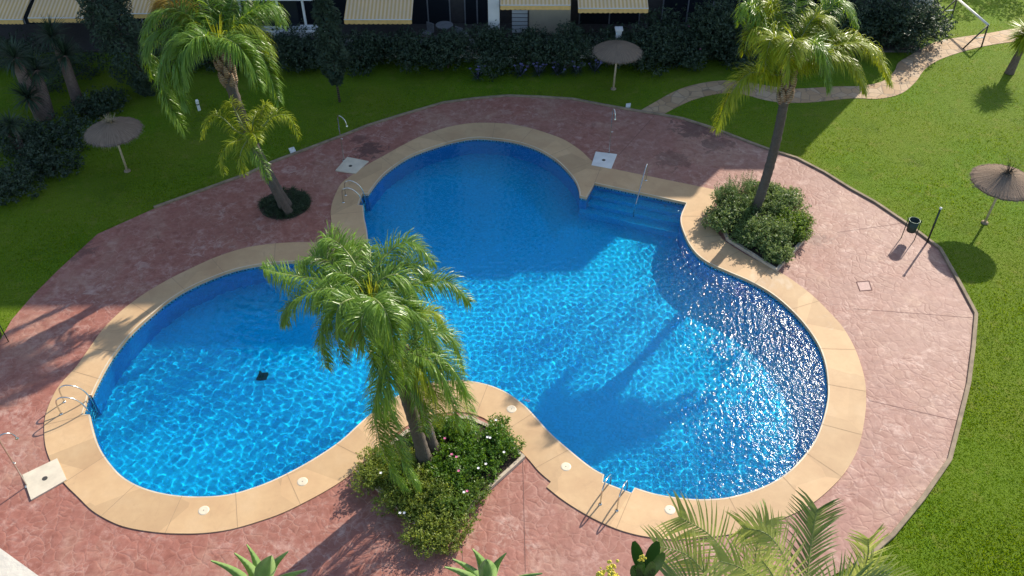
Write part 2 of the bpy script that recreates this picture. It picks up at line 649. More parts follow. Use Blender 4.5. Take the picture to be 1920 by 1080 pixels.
M = dict(
    lawn=lawn_mat(), deck=deck_mat(), coping=coping_mat(), path=path_mat(), band=band_mat(), water=water_mat(),
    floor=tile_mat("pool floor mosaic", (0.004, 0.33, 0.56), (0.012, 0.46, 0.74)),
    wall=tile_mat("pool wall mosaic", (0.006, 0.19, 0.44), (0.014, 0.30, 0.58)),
    kerb=simple("concrete kerb", (0.26, 0.195, 0.13), 0.85, 0, 0.3, 3),
    joint=simple("coping joint", (0.36, 0.24, 0.14), 0.9),
    nosing=simple('lime bleached coping edge', (0.62, 0.52, 0.38), 0.7, 0, 0.22, 1.2),
    crack=simple("deck joint", (0.15, 0.075, 0.065), 0.9),
    steel=simple("stainless steel", (0.62, 0.62, 0.60), 0.22, 1.0, 0.05, 20, 0.05),
    white=simple("white plastic", (0.78, 0.77, 0.72), 0.5, 0, 0.06, 4),
    lid=simple("skimmer lid plastic", (0.70, 0.60, 0.45), 0.5, 0, 0.08, 9),
    hole=simple("dark drain hole", (0.05, 0.045, 0.04), 0.7),
    tray=simple("pale shower stone", (0.62, 0.54, 0.42), 0.7, 0, 0.14, 2.5),
    trayw=simple("white shower stone", (0.72, 0.70, 0.66), 0.65, 0, 0.10, 2.5),
    border=simple("planter border stone", (0.46, 0.38, 0.29), 0.85, 0, 0.25, 5),
    soil=simple("planter soil", (0.045, 0.03, 0.02), 0.95, 0, 0.4, 5, 0.6),
    trunk=trunk_mat("palm trunk", (0.06, 0.046, 0.038), (0.21, 0.165, 0.13)),
    boots=trunk_mat("palm leaf bases", (0.16, 0.085, 0.045), (0.45, 0.33, 0.22), 4),
    ytrunk=trunk_mat("yucca trunk", (0.09, 0.06, 0.05), (0.28, 0.20, 0.16), 5),
    bark=trunk_mat("bark", (0.05, 0.04, 0.03), (0.14, 0.11, 0.08), 3),
    frond=leaf_mat("palm frond", (0.075, 0.175, 0.018), (0.225, 0.365, 0.045), trans=0.42, rough=0.36, spec=0.6),
    frondy=leaf_mat("yellowing palm frond", (0.16, 0.25, 0.014), (0.36, 0.41, 0.035), trans=0.42, rough=0.36),
    dryfrond=leaf_mat('dry palm frond', (0.24, 0.15, 0.035), (0.42, 0.33, 0.06), trans=0.35, rough=0.6),
    spear=leaf_mat("young palm leaf", (0.24, 0.31, 0.035), (0.36, 0.40, 0.06), trans=0.45, rough=0.4),
    rachis=simple("palm leaf stalk", (0.20, 0.24, 0.07), 0.5),
    hedge=leaf_mat("hedge leaf", (0.022, 0.042, 0.024), (0.055, 0.090, 0.050), trans=0.2, rough=0.5),
    cyp=leaf_mat("cypress needles", (0.020, 0.042, 0.024), (0.055, 0.085, 0.045), trans=0.15, rough=0.7),
    shrub=leaf_mat("planter shrub leaf", (0.06, 0.13, 0.018), (0.18, 0.28, 0.05), trans=0.4, rough=0.42),
    shrubd=leaf_mat("dense shrub leaf", (0.04, 0.115, 0.014), (0.14, 0.27, 0.034), trans=0.4, rough=0.4),
    shrubo=leaf_mat("olive shrub leaf", (0.085, 0.15, 0.022), (0.28, 0.34, 0.07), trans=0.45, rough=0.5),
    shrubg=leaf_mat("grey green shrub leaf", (0.06, 0.125, 0.032), (0.23, 0.31, 0.115), trans=0.4, rough=0.45),
    blade=leaf_mat("grass blade", (0.058, 0.130, 0.005), (0.185, 0.295, 0.010), trans=0.45, rough=0.8, spec=0.0),
    bed=leaf_mat("dark lily turf", (0.014, 0.03, 0.012), (0.045, 0.075, 0.03), trans=0.2, rough=0.6),
    thatch=thatch_mat("grey thatch", (0.13, 0.095, 0.072), (0.30, 0.225, 0.17)),
    straw=simple("dry straw", (0.34, 0.28, 0.17), 0.95, 0, 0.4, 20),
    dstraw=simple("dark straw with tuft shade", (0.05, 0.04, 0.03), 0.95, 0, 0.4, 20),
    pole=simple("timber pole", (0.50, 0.40, 0.27), 0.8, 0, 0.2, 8),
    green=simple("dark green metal", (0.022, 0.038, 0.028), 0.45, 0.2, 0.2, 10),
    black=simple("black metal", (0.03, 0.03, 0.028), 0.5, 0.3, 0.2, 10),
    render=simple("white render", (0.72, 0.70, 0.67), 0.85, 0, 0.08, 1.5),
    cream2=simple('off white masonry paint', (0.60, 0.55, 0.47), 0.85, 0, 0.12, 6, 0.5),
    cream=simple("cream render", (0.62, 0.52, 0.38), 0.85, 0, 0.10, 1.5),
    grey=simple("terrace paving and painted shade", (0.07, 0.06, 0.055), 0.8),
    frame=simple("white frame", (0.72, 0.73, 0.74), 0.45, 0, 0.04, 4),
    dull=simple('weathered grey resin', (0.22, 0.22, 0.23), 0.6),
    glass=glass_dark(), awning=awning_mat(),
    valance=simple("awning valance", (0.78, 0.48, 0.17), 0.9, 0, 0.12, 5),
    pink=simple("pink petals", (0.75, 0.18, 0.38), 0.6, 0, 0.15, 9),
    petal=simple("white petals", (0.85, 0.82, 0.84), 0.6, 0, 0.05, 9),
    lilac=simple("lilac petals", (0.16, 0.15, 0.34), 0.6, 0, 0.2, 9),
    yellow=simple("yellow buds", (0.62, 0.52, 0.06), 0.6, 0, 0.25, 40),
    jade=leaf_mat("glossy dark leaf", (0.020, 0.060, 0.014), (0.05, 0.125, 0.028), trans=0.15, rough=0.22),
)


def agave_mat():
    m = Mat("agave leaf")
    f = m.noise(9, 4)
    m.color(m.ramp(f, [(0.3, (0.12, 0.22, 0.06)), (0.7, (0.25, 0.36, 0.13))]))
    m.set(Roughness=0.5)
    return m.m


M["agave"] = agave_mat()
rng = np.random.default_rng(7)
random.seed(5)

# ------------------------------------------------------------------ setting: lawn, deck, path
ZD, ZC = 0.03, 0.06           # deck and coping heights
WL = -0.06                    # water level
DEPTH = -1.45                 # pool floor

deck_top = [(-40, 690), (0, 640), (23, 600), (60, 557), (110, 507), (183, 440), (290, 392), (387, 357), (467, 328), (513, 306),
            (640, 258), (690, 238), (750, 219), (832, 195), (892, 187), (952, 182), (1010, 184), (1073, 188), (1130, 199), (1192, 210),
            (1237, 217), (1280, 225), (1337, 243), (1380, 260), (1433, 280), (1493, 299), (1545, 326), (1593, 356), (1640, 382),
            (1702, 424), (1760, 468), (1795, 530), (1827, 590), (1822, 650), (1813, 720), (1794, 797), (1777, 863), (1727, 935),
            (1670, 1004), (1640, 1030), (1600, 1060), (1540, 1090)]
deck_line = [at(x, y, 0) for x, y in deck_top]
deck_loop = deck_line + [Vector((3, 9.5, 0)), Vector((-6, 9.0, 0)), Vector((-16, 10, 0)), Vector((-23, 13, 0)), Vector((-22, 17, 0))]

coping_out = outline([
    [(640, 455), (597, 454), (533, 455), (467, 463), (410, 480), (360, 502), (310, 527), (267, 553), (227, 583), (193, 617), (167, 653),
     (143, 687), (113, 720), (97, 747), (85, 780), (83, 813), (87, 843), (100, 875), (120, 905), (147, 932), (173, 957), (207, 977),
     (240, 989), (287, 997), (333, 1000), (383, 999), (433, 992), (483, 978), (533, 960), (593, 930), (640, 902), (667, 880), (710, 840),
     (760, 800), (820, 776), (880, 774), (930, 798), (985, 854), (1010, 883), (1033, 903)],
    [(1033, 903), (1025, 913)],
    [(1025, 913), (1050, 933), (1083, 955), (1123, 977), (1167, 995), (1213, 1006), (1265, 1011), (1330, 1007), (1400, 995), (1460, 975),
     (1518, 947), (1563, 910), (1590, 877), (1610, 837), (1620, 793), (1624, 753), (1622, 715), (1613, 680), (1600, 647), (1580, 613),
     (1557, 587), (1527, 557), (1493, 530), (1457, 507), (1400, 478), (1355, 448), (1340, 420), (1338, 390), (1348, 357)],
    [(1348, 357), (1220, 331), (1127, 312)],
    [(1127, 312), (1107, 299), (1090, 283), (1060, 263), (1027, 250), (990, 239), (950, 232), (907, 230), (873, 232), (833, 240), (790, 255),
     (757, 271), (723, 290), (690, 308), (660, 328), (640, 344), (629, 364), (622, 384), (620, 402), (623, 425)],
    [(623, 425), (633, 425)],
    [(633, 425), (639, 440), (640, 455)]], ZC, 4)

pool_loop = outline([
    [(690, 455), (690, 472), (684, 488), (668, 499), (640, 500), (604, 493), (550, 490), (490, 495), (433, 507), (367, 533), (320, 560),
     (283, 590), (250, 620), (227, 647), (203, 680), (183, 717), (172, 741)],
    [(172, 741), (165, 740)], [(165, 740), (155, 777)], [(155, 777), (168, 777)],
    [(168, 777), (172, 795), (180, 823), (193, 850), (213, 877), (233, 896), (260, 911), (293, 922), (333, 929), (373, 931), (413, 929),
     (450, 922), (500, 905), (547, 883), (593, 857), (640, 825), (690, 780), (740, 745), (790, 722), (830, 714), (867, 713), (907, 719),
     (945, 733), (980, 757), (1003, 780), (1030, 810), (1067, 843), (1107, 875), (1133, 890)],
    [(1133, 890), (1130, 903)], [(1130, 903), (1184, 924)], [(1184, 924), (1190, 914)],
    [(1190, 914), (1230, 926), (1280, 934), (1320, 936), (1367, 932), (1420, 917), (1467, 893), (1500, 863), (1527, 827), (1543, 787),
     (1552, 747), (1552, 714), (1547, 680), (1535, 647), (1513, 613), (1483, 580), (1447, 550), (1407, 527), (1363, 508), (1330, 493),
     (1307, 476), (1290, 453), (1279, 427), (1276, 412), (1278, 400), (1287, 380)],
    [(1287, 380), (1115, 343)], [(1115, 343), (1100, 370)], [(1100, 370), (1087, 367)],
    [(1087, 367), (1085, 353), (1076, 334), (1057, 312), (1037, 295), (1007, 278), (967, 265), (923, 259), (887, 258), (847, 265), (807, 277),
     (773, 290), (747, 305), (723, 323), (706, 341), (690, 363)],
    [(690, 363), (679, 363)], [(679, 363), (672, 384)], [(672, 384), (681, 385)],
    [(681, 385), (683, 407), (688, 431), (690, 455)]], ZC, 5)

path_up = [(1192, 212), (1225, 193), (1263, 172), (1300, 159), (1350, 151), (1395, 153), (1450, 162), (1493, 166), (1567, 162), (1613, 161),
           (1655, 152), (1677, 133), (1685, 117), (1713, 100), (1753, 79), (1797, 70), (1847, 63), (1893, 55), (1960, 46), (2100, 30)]
path_lo = [(2110, 52), (1960, 70), (1907, 77), (1847, 86), (1797, 99), (1757, 114), (1733, 131), (1717, 153), (1690, 175), (1647, 185), (1597, 184),
           (1513, 192), (1450, 190), (1400, 178), (1370, 174), (1337, 177), (1300, 187), (1270, 200), (1240, 216)]
path_loop = spline([at(x, y, 0.02) for x, y in path_up], 4) + spline([at(x, y, 0.02) for x, y in path_lo], 4)

mb = MB()
BIG = [(-400, -200), (400, -200), (400, 600), (-400, 600)]
gp = [(x, y) for x in range(-60, 61, 6) for y in range(-12, 80, 6) if not inside([(x, y)], deck_loop)[0]]
mb.region(BIG, [deck_loop], 0.0, 0, gp)
structure(mb.build("lawn", M["lawn"]))

mb = MB()
mb.region(deck_loop, [coping_out], ZD)
mb.wall(deck_loop, -0.3, ZD, 0, True)
# saw-cut joints across the deck
def strip(mbx, a, b, w, z, mi):
    d = (b - a).normalized()
    s = Vector((-d.y, d.x, 0)) * w / 2
    a, b = Vector((a.x, a.y, z)), Vector((b.x, b.y, z))
    mbx.add([a - s, b - s, b + s, a + s], [(0, 1, 2, 3)], mi)
for p, q in [((1600, 580), (1822, 597)), ((1160, 292), (1226, 219)), ((1628, 752), (1795, 790)), ((1570, 437), (1690, 420)), ((980, 860), (985, 1075)),
             ((866, 1000), (868, 1085)), ((0, 990), (50, 905)), ((1350, 1015), (1390, 1090)), ((1005, 180), (1010, 236))][:6]:
    strip(mb, at(*p), at(*q), 0.018, ZD + 0.003, 1)
structure(mb.build("deck", [M["deck"], M["crack"]]))

# kerb between deck and lawn
kl = deck_line[6:-1]
mb = MB()
def ribbon(mbx, line, w0, w1, z0, z1, mi=0):
    n = len(line)
    prof = []
    for i, p in enumerate(line):
        t = (line[min(i + 1, n - 1)] - line[max(i - 1, 0)]).normalized()
        s = Vector((-t.y, t.x, 0))
        prof.append([(p.x + s.x * w0, p.y + s.y * w0, z0), (p.x + s.x * w0, p.y + s.y * w0, z1 - 0.01), (p.x + s.x * (w0 + 0.012), p.y + s.y * (w0 + 0.012), z1),
                     (p.x + s.x * (w1 - 0.012), p.y + s.y * (w1 - 0.012), z1), (p.x + s.x * w1, p.y + s.y * w1, z1 - 0.01), (p.x + s.x * w1, p.y + s.y * w1, z0)])
    vs = [q for r in prof for q in r]
    fs = []
    for i in range(n - 1):
        for k in range(5):
            fs.append((i * 6 + k, i * 6 + k + 1, (i + 1) * 6 + k + 1, (i + 1) * 6 + k))
    fs += [(0, 1, 2, 3, 4, 5), tuple((n - 1) * 6 + k for k in range(5, -1, -1))]
    mbx.add(vs, fs, mi)
ribbon(mb, kl, -0.03, 0.10, -0.1, 0.10)
structure(mb.build("kerb", M["kerb"]))

mb = MB()
mb.region(path_loop, [], 0.02)
mb.wall(path_loop, -0.1, 0.02, 0, True)
structure(mb.build("path", M["path"]))

# ------------------------------------------------------------------ pool
pool = thing("swimming_pool", (0, 24, 0), "large clover shaped blue pool with sandstone coping sunk in the red deck", "swimming pool")
mb = MB()
mb.region(coping_out, [pool_loop], ZC)
mb.wall(coping_out, -0.1, ZC, 0, True)
mb.wall(pool_loop, -0.05, ZC, 0, False)
# joints between coping slabs, from the pool edge outwards
co = np.array([(p.x, p.y) for p in coping_out])
acc = 0.0
nxt = 0.8
for i in range(len(pool_loop)):
    a, b = pool_loop[i], pool_loop[(i + 1) % len(pool_loop)]
    acc += (b - a).length
    if acc > nxt:
        nxt = acc + rng.uniform(1.2, 2.0)
        k = np.argmin(((co - np.array([b.x, b.y])) ** 2).sum(1))
        q = Vector((co[k][0], co[k][1], 0))
        if 0.7 < (q - Vector((b.x, b.y, 0))).length < 1.9:
            strip(mb, Vector((b.x, b.y, 0)), q, 0.016, ZC + 0.003, 1)
npl = len(pool_loop)
off = []
for i in range(npl):
    t = (pool_loop[(i + 1) % npl] - pool_loop[i - 1]).normalized()
    off.append(pool_loop[i] + Vector((t.y, -t.x, 0)) * (0.045 if sum(pool_loop[q].x * pool_loop[(q + 1) % npl].y - pool_loop[(q + 1) % npl].x * pool_loop[q].y for q in range(npl)) > 0 else -0.045))
zz = ZC + 0.002
mb.add([(p.x, p.y, zz) for p in pool_loop] + [(p.x, p.y, zz) for p in off], [(i, npl + i, npl + (i + 1) % npl, (i + 1) % npl)[::-1] for i in range(npl)], 2)
mb.build("coping", [M["coping"], M["joint"], M["nosing"]], pool)

mb = MB()
mb.wall(pool_loop, DEPTH - 0.1, -0.05, 0, False)
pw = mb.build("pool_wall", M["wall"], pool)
mb = MB()
mb.region(pool_loop, [], DEPTH)
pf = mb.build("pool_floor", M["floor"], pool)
# tile band just under the coping, 3 mm proud of the wall
n = len(pool_loop)
inner = []
for i in range(n):
    t = (pool_loop[(i + 1) % n] - pool_loop[i - 1]).normalized()
    inner.append(pool_loop[i] + Vector((-t.y, t.x, 0)) * 0.004)
area = sum(pool_loop[i].x * pool_loop[(i + 1) % n].y - pool_loop[(i + 1) % n].x * pool_loop[i].y for i in range(n))
if area < 0:
    inner = [p - 2 * (p - q) for p, q in zip(inner, pool_loop)]
mb = MB()
mb.wall(inner, -0.20, -0.051, 0, False)
tb = mb.build("tile_band", M["band"], pool)
uvl = tb.data.uv_layers.new(name="band")
acc = 0
for i in range(n):
    ln = (pool_loop[(i + 1) % n] - pool_loop[i]).length
    for k, (uu, vv) in enumerate(((acc, 0), (acc + ln, 0), (acc + ln, 1), (acc, 1))):
        uvl.data[i * 4 + k].uv = (uu, vv)
    acc += ln
# entry steps in the square bay
A, B, C, D = at(1115, 343, ZC), at(1287, 380, ZC), at(1278, 400, ZC), at(1100, 370, ZC)
ux = (B - A).normalized()
uy = Vector((ux.y, -ux.x, 0))
wdt = (B - A).length
steps = []
for k in range(3):
    mb = MB()
    o0 = A + ux * (-0.25 if k > 1 else 0.0)
    p = [o0 + uy * (0.0 + 0.42 * k), o0 + ux * (wdt + 0.3) + uy * (0.42 * k), o0 + ux * (wdt + 0.3) + uy * (0.42 * (k + 1)), o0 + uy * (0.42 * (k + 1))]
    z1 = -0.42 - 0.27 * k
    vs = [(q.x, q.y, DEPTH + 0.002) for q in p] + [(q.x, q.y, z1) for q in p]
    mb.add(vs, [(4, 5, 6, 7)[::-1], (0, 1, 5, 4), (1, 2, 6, 5), (2, 3, 7, 6), (3, 0, 4, 7)])
    steps.append(mb.build("step", M["floor"], pool))

# water surface: real ripples on a fine grid
PL = np.array([(p.x, p.y) for p in pool_loop])
x0, y0 = PL.min(0) - 0.2
x1, y1 = PL.max(0) + 0.2
CELL = 0.031
nx, ny = int((x1 - x0) / CELL), int((y1 - y0) / CELL)
gx, gy = np.meshgrid(x0 + np.arange(nx) * CELL, y0 + np.arange(ny) * CELL)
wr = np.random.default_rng(3)


def waves(X, Y, lo, hi, cnt, amp, drift, spread):
    Z = np.zeros_like(X)
    for i in range(cnt):
        lam = lo * (hi / lo) ** wr.random()
        a = drift + wr.normal() * spread
        k = 2 * math.pi / lam
        Z += amp * lam / lo * np.sin(k * (X * math.cos(a) + Y * math.sin(a)) + wr.uniform(0, 6.28))
    return Z


wl_ = waves(gx, gy, 0.17, 0.44, 26, 0.00033, 0.4, 1.5)
wr_ = waves(gx, gy, 0.15, 0.36, 30, 0.00023, 0.3, 1.5)
# a breeze roughens the open right lobe: short waves running with it, in gusts
chop = waves(gx, gy, 0.13, 0.34, 26, 0.00022, 0.05, 0.42)
gust = np.clip(0.75 + 0.5 * np.sin(gx * 1.3 + 0.7 * gy) * np.sin(gy * 1.1 - 0.6 * gx + 1.0), 0.35, 1.2)
bl = 1 / (1 + np.exp(-(gx + 2.0) / 1.2))
cb = 1 / (1 + np.exp(-(gx - 5.4) / 0.9))
calm = 0.95 + 0.35 * np.sin(gx * 0.55 + 1.1 * np.sin(gy * 0.4)) * np.sin(gy * 0.6 + 0.8)
wl_, wr_ = wl_ * calm, wr_ * calm
gz = WL + wl_ * (1 - bl) + wr_ * bl + chop * cb * gust
cen = np.c_[(gx[:-1, :-1] + CELL / 2).ravel(), (gy[:-1, :-1] + CELL / 2).ravel()]
keep = inside(cen, pool_loop).reshape(ny - 1, nx - 1)
kk = keep.copy()
for dx in (-2, -1, 0, 1, 2):
    for dy in (-2, -1, 0, 1, 2):
        kk |= np.roll(np.roll(keep, dx, 1), dy, 0)
idx = np.arange(nx * ny).reshape(ny, nx)
fq = np.stack([idx[:-1, :-1], idx[:-1, 1:], idx[1:, 1:], idx[1:, :-1]], -1)[kk]
used = np.unique(fq)
remap = -np.ones(nx * ny, np.int64)
remap[used] = np.arange(len(used))
V = np.c_[gx.ravel(), gy.ravel(), gz.ravel()][used].astype(np.float32)
F = remap[fq].astype(np.int32)
me = bpy.data.meshes.new("water")
me.vertices.add(len(V))
me.vertices.foreach_set("co", V.ravel())
me.loops.add(F.size)
me.loops.foreach_set("vertex_index", F.ravel())
me.polygons.add(len(F))
me.polygons.foreach_set("loop_start", np.arange(0, F.size, 4, dtype=np.int32))
me.polygons.foreach_set("loop_total", np.full(len(F), 4, dtype=np.int32))
me.polygons.foreach_set("use_smooth", np.ones(len(F), bool))
me.materials.append(M["water"])
me.update(calc_edges=True)
water = bpy.data.objects.new("water", me)
sc.collection.objects.link(water)
structure(water)
water.cycles.is_caustics_caster = True
for o in [pf, pw, tb] + steps:
    o.cycles.is_caustics_receiver = True

# drain on the pool floor
def lin(p, z):
    return Vector((p.x, p.y, z))
dp = at(490, 712, WL) + Vector((-0.3, 0.95, 0))
dr = thing("floor_drain", (dp.x, dp.y, DEPTH), "small dark drain grate on the floor of the sunny left lobe of the pool", "drain")
mb = MB()
mb.box((dp.x - .17, dp.y - .17, DEPTH + .002), (dp.x + .17, dp.y + .17, DEPTH + .05))
mb.build("drain_frame", M["hole"], dr)
mb = MB()
for k in range(6):
    mb.box((dp.x - .14 + k * .05, dp.y - .14, DEPTH + .051), (dp.x - .12 + k * .05, dp.y + .14, DEPTH + .065))
mb.build("drain_grate", M["black"], dr)

# skimmer lids
lids = [((382, 957), "round pale skimmer lid in the coping at the bottom of the left pool lobe"),
        ((567, 903), "round pale skimmer lid in the coping between the left lobe and the flower bed"),
        ((959, 767), "round pale skimmer lid at the crest of the coping beside the red depth mark"),
        ((1061, 875), "round pale skimmer lid in the coping just above the notch towards the bottom ladder"),
        ((1256, 956), "round pale skimmer lid in the coping to the right of the bottom ladder")]
for i, (p, lb) in enumerate(lids):
    c = at(*p, ZC)
    o = thing("skimmer_lid", (c.x, c.y, ZC), lb, "skimmer lid", "round lids set in the pool coping")
    mb = MB()
    mb.lathe((c.x, c.y, ZC), [(0.001, 0.012), (0.12, 0.012), (0.135, 0.010), (0.15, 0.004), (0.155, 0.0)], 24)
    mb.build("lid", M["lid"], o)
    mb = MB()
    mb.lathe((c.x, c.y, ZC), [(0.001, 0.016), (0.012, 0.016), (0.015, 0.011)], 10)
    mb.build("finger_hole", M["hole"], o)

# red depth mark painted on the coping crest
c = at(987, 749, ZC)
fc = bpy.data.curves.new("depth_mark", 'FONT')
fc.body = "1,60"
fc.size = 0.16
fo = bpy.data.objects.new("tmp", fc)
dg = bpy.context.evaluated_depsgraph_get()
sc.collection.objects.link(fo)
dg.update()
tm = bpy.data.meshes.new_from_object(fo.evaluated_get(bpy.context.evaluated_depsgraph_get()))
bpy.data.objects.remove(fo)
dmk = bpy.data.objects.new("depth_mark", tm)
tm.materials.clear()
tm.materials.append(simple("red paint", (0.5, 0.06, 0.05), 0.6))
dmk.location = (c.x - 0.16, c.y + 0.02, ZC + 0.004)
dmk.rotation_euler = (0, 0, R(-32))
sc.collection.objects.link(dmk)
tag(dmk, "small red depth figures painted on the coping crest by the pool edge", "marking")


# ------------------------------------------------------------------ ladders, rail, showers
def arc(path, n=6):
    return spline(path, n)


def ladder(mid_a, mid_b, foot, label, h=0.72):
    """Rails rise from the notch at mid_a / mid_b, curl over and land on the coping."""
    a, b = at(*mid_a, ZC), at(*mid_b, ZC)
    f = at(*foot, ZC)
    m = (a + b) / 2
    ax = (b - a).normalized()
    out = Vector((-ax.y, ax.x, 0))
    if out.dot(f - m) < 0:
        out = -out
    reach = abs((f - m).dot(out))
    root = thing("pool_ladder", (m.x, m.y, ZC), label, "ladder", "steel ladders around the pool")
    w = 0.25
    for s in (-1, 1):
        o = m + ax * s * w
        pts = [o - out * 0.12 + Vector((0, 0, -1.05)), o - out * 0.12 + Vector((0, 0, -0.3)), o - out * 0.10 + Vector((0, 0, 0.15)), o + out * 0.05 + Vector((0, 0, h * 0.72)),
               o + out * (reach * 0.55) + Vector((0, 0, h)), o + out * (reach * 0.92) + Vector((0, 0, h * 0.86)), o + out * (reach * 1.0) + Vector((0, 0, h * 0.45)), o + out * reach + Vector((0, 0, 0.0))]
        mb = MB()
        mb.tube(arc(pts), 0.022, 10)
        mb.build("rail", M["steel"], root, True)
        mb = MB()
        q = o + out * reach
        mb.lathe((q.x, q.y, ZC), [(0.055, 0.0), (0.055, 0.012), (0.028, 0.03)], 16)
        mb.build("rail_flange", M["steel"], root, True)
    for k in range(4):
        mb = MB()
        z = ZC - 0.35 - 0.24 * k
        p = m - out * 0.12
        mb.tube([p - ax * w + Vector((0, 0, z - ZC)), p + ax * w + Vector((0, 0, z - ZC))], 0.03, 8)
        mb.build("tread", M["steel"], root, True)
    return root


ladder((163, 745), (156, 774), (118, 765), "steel pool ladder with glints in the notch of the left lobe")
ladder((678, 365), (673, 382), (646, 373), "shaded steel pool ladder in the notch at the left of the far lobe")
ladder((1142, 908), (1174, 920), (1142, 951), "sunlit steel pool ladder at the bottom notch casting long shadows")

# handrail over the steps
hb = at(1211, 338, ZC)
root = thing("pool_handrail", (hb.x, hb.y, ZC), "single sloping steel handrail leading down the pool entry steps", "handrail")
mb = MB()
pts = [hb, hb + Vector((0, 0, 0.55)), hb + uy * 0.05 + Vector((0, 0, 0.82)), hb + uy * 0.22 + Vector((0, 0, 0.9)), hb + uy * 0.55 + Vector((0, 0, 0.72)), hb + uy * 1.25 + Vector((0, 0, 0.12)),
       hb + uy * 1.75 + Vector((0, 0, -0.35)), hb + uy * 1.8 + Vector((0, 0, -1.0))]
mb.tube(arc(pts), 0.024, 10)
mb.build("rail", M["steel"], root, True)
mb = MB()
mb.lathe((hb.x, hb.y, ZC), [(0.06, 0.0), (0.06, 0.012), (0.03, 0.03)], 16)
mb.build("rail_flange", M["steel"], root, True)


def slab(name, corners, z0, z1, mat, label, cat, group=None, hole=None):
    w = [at(*p, z1) for p in corners]
    c = sum(w, Vector()) / len(w)
    root = thing(name, (c.x, c.y, z0), label, cat, group)
    mb = MB()
    if sum(w[i].x * w[(i + 1) % len(w)].y - w[(i + 1) % len(w)].x * w[i].y for i in range(len(w))) < 0:
        w = w[::-1]
    mb.region([(p.x, p.y) for p in w], [], z1)
    mb.wall(w, z0, z1, 0, False)
    mb.build("slab", mat, root)
    if hole:
        h = at(*hole, z1)
        mb = MB()
        mb.lathe((h.x, h.y, z1), [(0.001, 0.004), (0.075, 0.004), (0.08, 0.0)], 16)
        mb.build("drain", M["hole"], root)
    return root


slab("shower_tray", [(651, 294), (691, 302), (667, 325), (629, 319)], ZD - 0.02, ZC + 0.02, M["tray"], "pale stone shower tray beside the far lobe next to the dark stain", "shower tray", "shower trays on the deck", (657, 311))
slab("shower_tray", [(1117, 284), (1157, 289), (1146, 316), (1109, 309)], ZD - 0.02, ZC + 0.02, M["trayw"], "white stone shower tray between the far lobe and the pool steps", "shower tray", "shower trays on the deck", (1132, 300))
slab("shower_tray", [(42, 890), (107, 859), (125, 899), (58, 937)], ZD - 0.02, ZC + 0.02, M["tray"], "sunlit cream shower tray at the left edge below the left ladder", "shower tray", "shower trays on the deck", (84, 897))


def shower(base, label, hook=None, h=2.25):
    b = at(*base, ZD)
    root = thing("pool_shower", (b.x, b.y, ZD), label, "shower", "outdoor showers by the pool")
    d = hook or Vector((0.5, -0.3, 0))
    pts = [b, b + Vector((0, 0, h * 0.5)), b + Vector((0, 0, h - 0.22)), b + d * 0.12 + Vector((0, 0, h - 0.03)), b + d * 0.4 + Vector((0, 0, h)), b + d * 0.75 + Vector((0, 0, h - 0.1)), b + d * 0.9 + Vector((0, 0, h - 0.3))]
    mb = MB()
    mb.tube(arc(pts), 0.021, 10)
    mb.build("pipe", M["steel"], root, True)
    mb = MB()
    e = pts[-1]
    mb.lathe(e, [(0.022, 0.0), (0.05, -0.05), (0.05, -0.065), (0.001, -0.065)], 14)
    mb.build("shower_head", M["steel"], root, True)
    mb = MB()
    mb.lathe(b, [(0.07, 0.0), (0.07, 0.015), (0.024, 0.03)], 14)
    mb.tube([b + Vector((0, 0, 1.1)), b + Vector((0.09, -0.03, 1.1))], 0.02, 8)
    mb.build("tap", M["steel"], root, True)


shower((645, 301), "hooked steel shower pipe behind the shower tray of the far lobe", Vector((0.45, -0.35, 0)))
shower((1142, 288), "slim steel shower pipe behind the white tray near the pool steps", Vector((0.1, -0.35, 0)))
shower((51, 911), "shower pipe at the left edge beside the sunlit cream tray", Vector((0.35, 0.25, 0)))

# covers in the deck and lawn
def cover(c4, label, mat, name, z, grp=None):
    w = [at(*p, z) for p in c4]
    c = sum(w, Vector()) / 4
    root = thing(name, (c.x, c.y, 0), label, "cover", grp)
    w = [c + (p - c) for p in w]
    if sum(w[i].x * w[(i + 1) % 4].y - w[(i + 1) % 4].x * w[i].y for i in range(4)) < 0:
        w = w[::-1]
    mb = MB()
    inn = [c + (p - c) * 0.86 for p in w]
    mb.region([(p.x, p.y) for p in w], [[(p.x, p.y) for p in inn]], z)
    mb.wall(w, 0, z, 0, False)
    mb.build("cover_frame", mat[0], root)
    mb = MB()
    mb.region([(p.x, p.y) for p in inn], [], z - 0.006)
    mb.build("cover_plate", mat[1], root)


dk2 = simple("red manhole plate", (0.36, 0.20, 0.18), 0.6, 0, 0.15, 12)
cover([(1605, 528), (1630, 526), (1636, 544), (1612, 546)], "square red manhole cover flush with the deck right of the pool", [M["crack"], dk2], "manhole_cover", ZD + 0.008)
cover([(541, 278), (551, 275), (555, 283), (545, 287)], "small white valve box lid in the shaded left lawn by the deck edge", [M["white"], M["white"]], "valve_box", 0.05, "white valve box lids in the lawn")
cover([(1174, 194), (1183, 193), (1182, 200), (1173, 201)], "small white valve box lid in the lawn where the stone path starts", [M["white"], M["white"]], "valve_box", 0.05, "white valve box lids in the lawn")

# slim dark post by the kerb
pb = at(1738, 455, 0)
root = thing("metal_post", (pb.x, pb.y, 0), "slim dark green metal post with a pale cap standing by the kerb", "post")
mb = MB()
mb.tube([pb, pb + Vector((0, 0, 1.62))], 0.036, 12)
mb.build("post", M["green"], root, True)
mb = MB()
mb.lathe(pb + Vector((0, 0, 1.62)), [(0.05, 0), (0.05, 0.05), (0.001, 0.07)], 12)
mb.build("cap", M["white"], root, True)


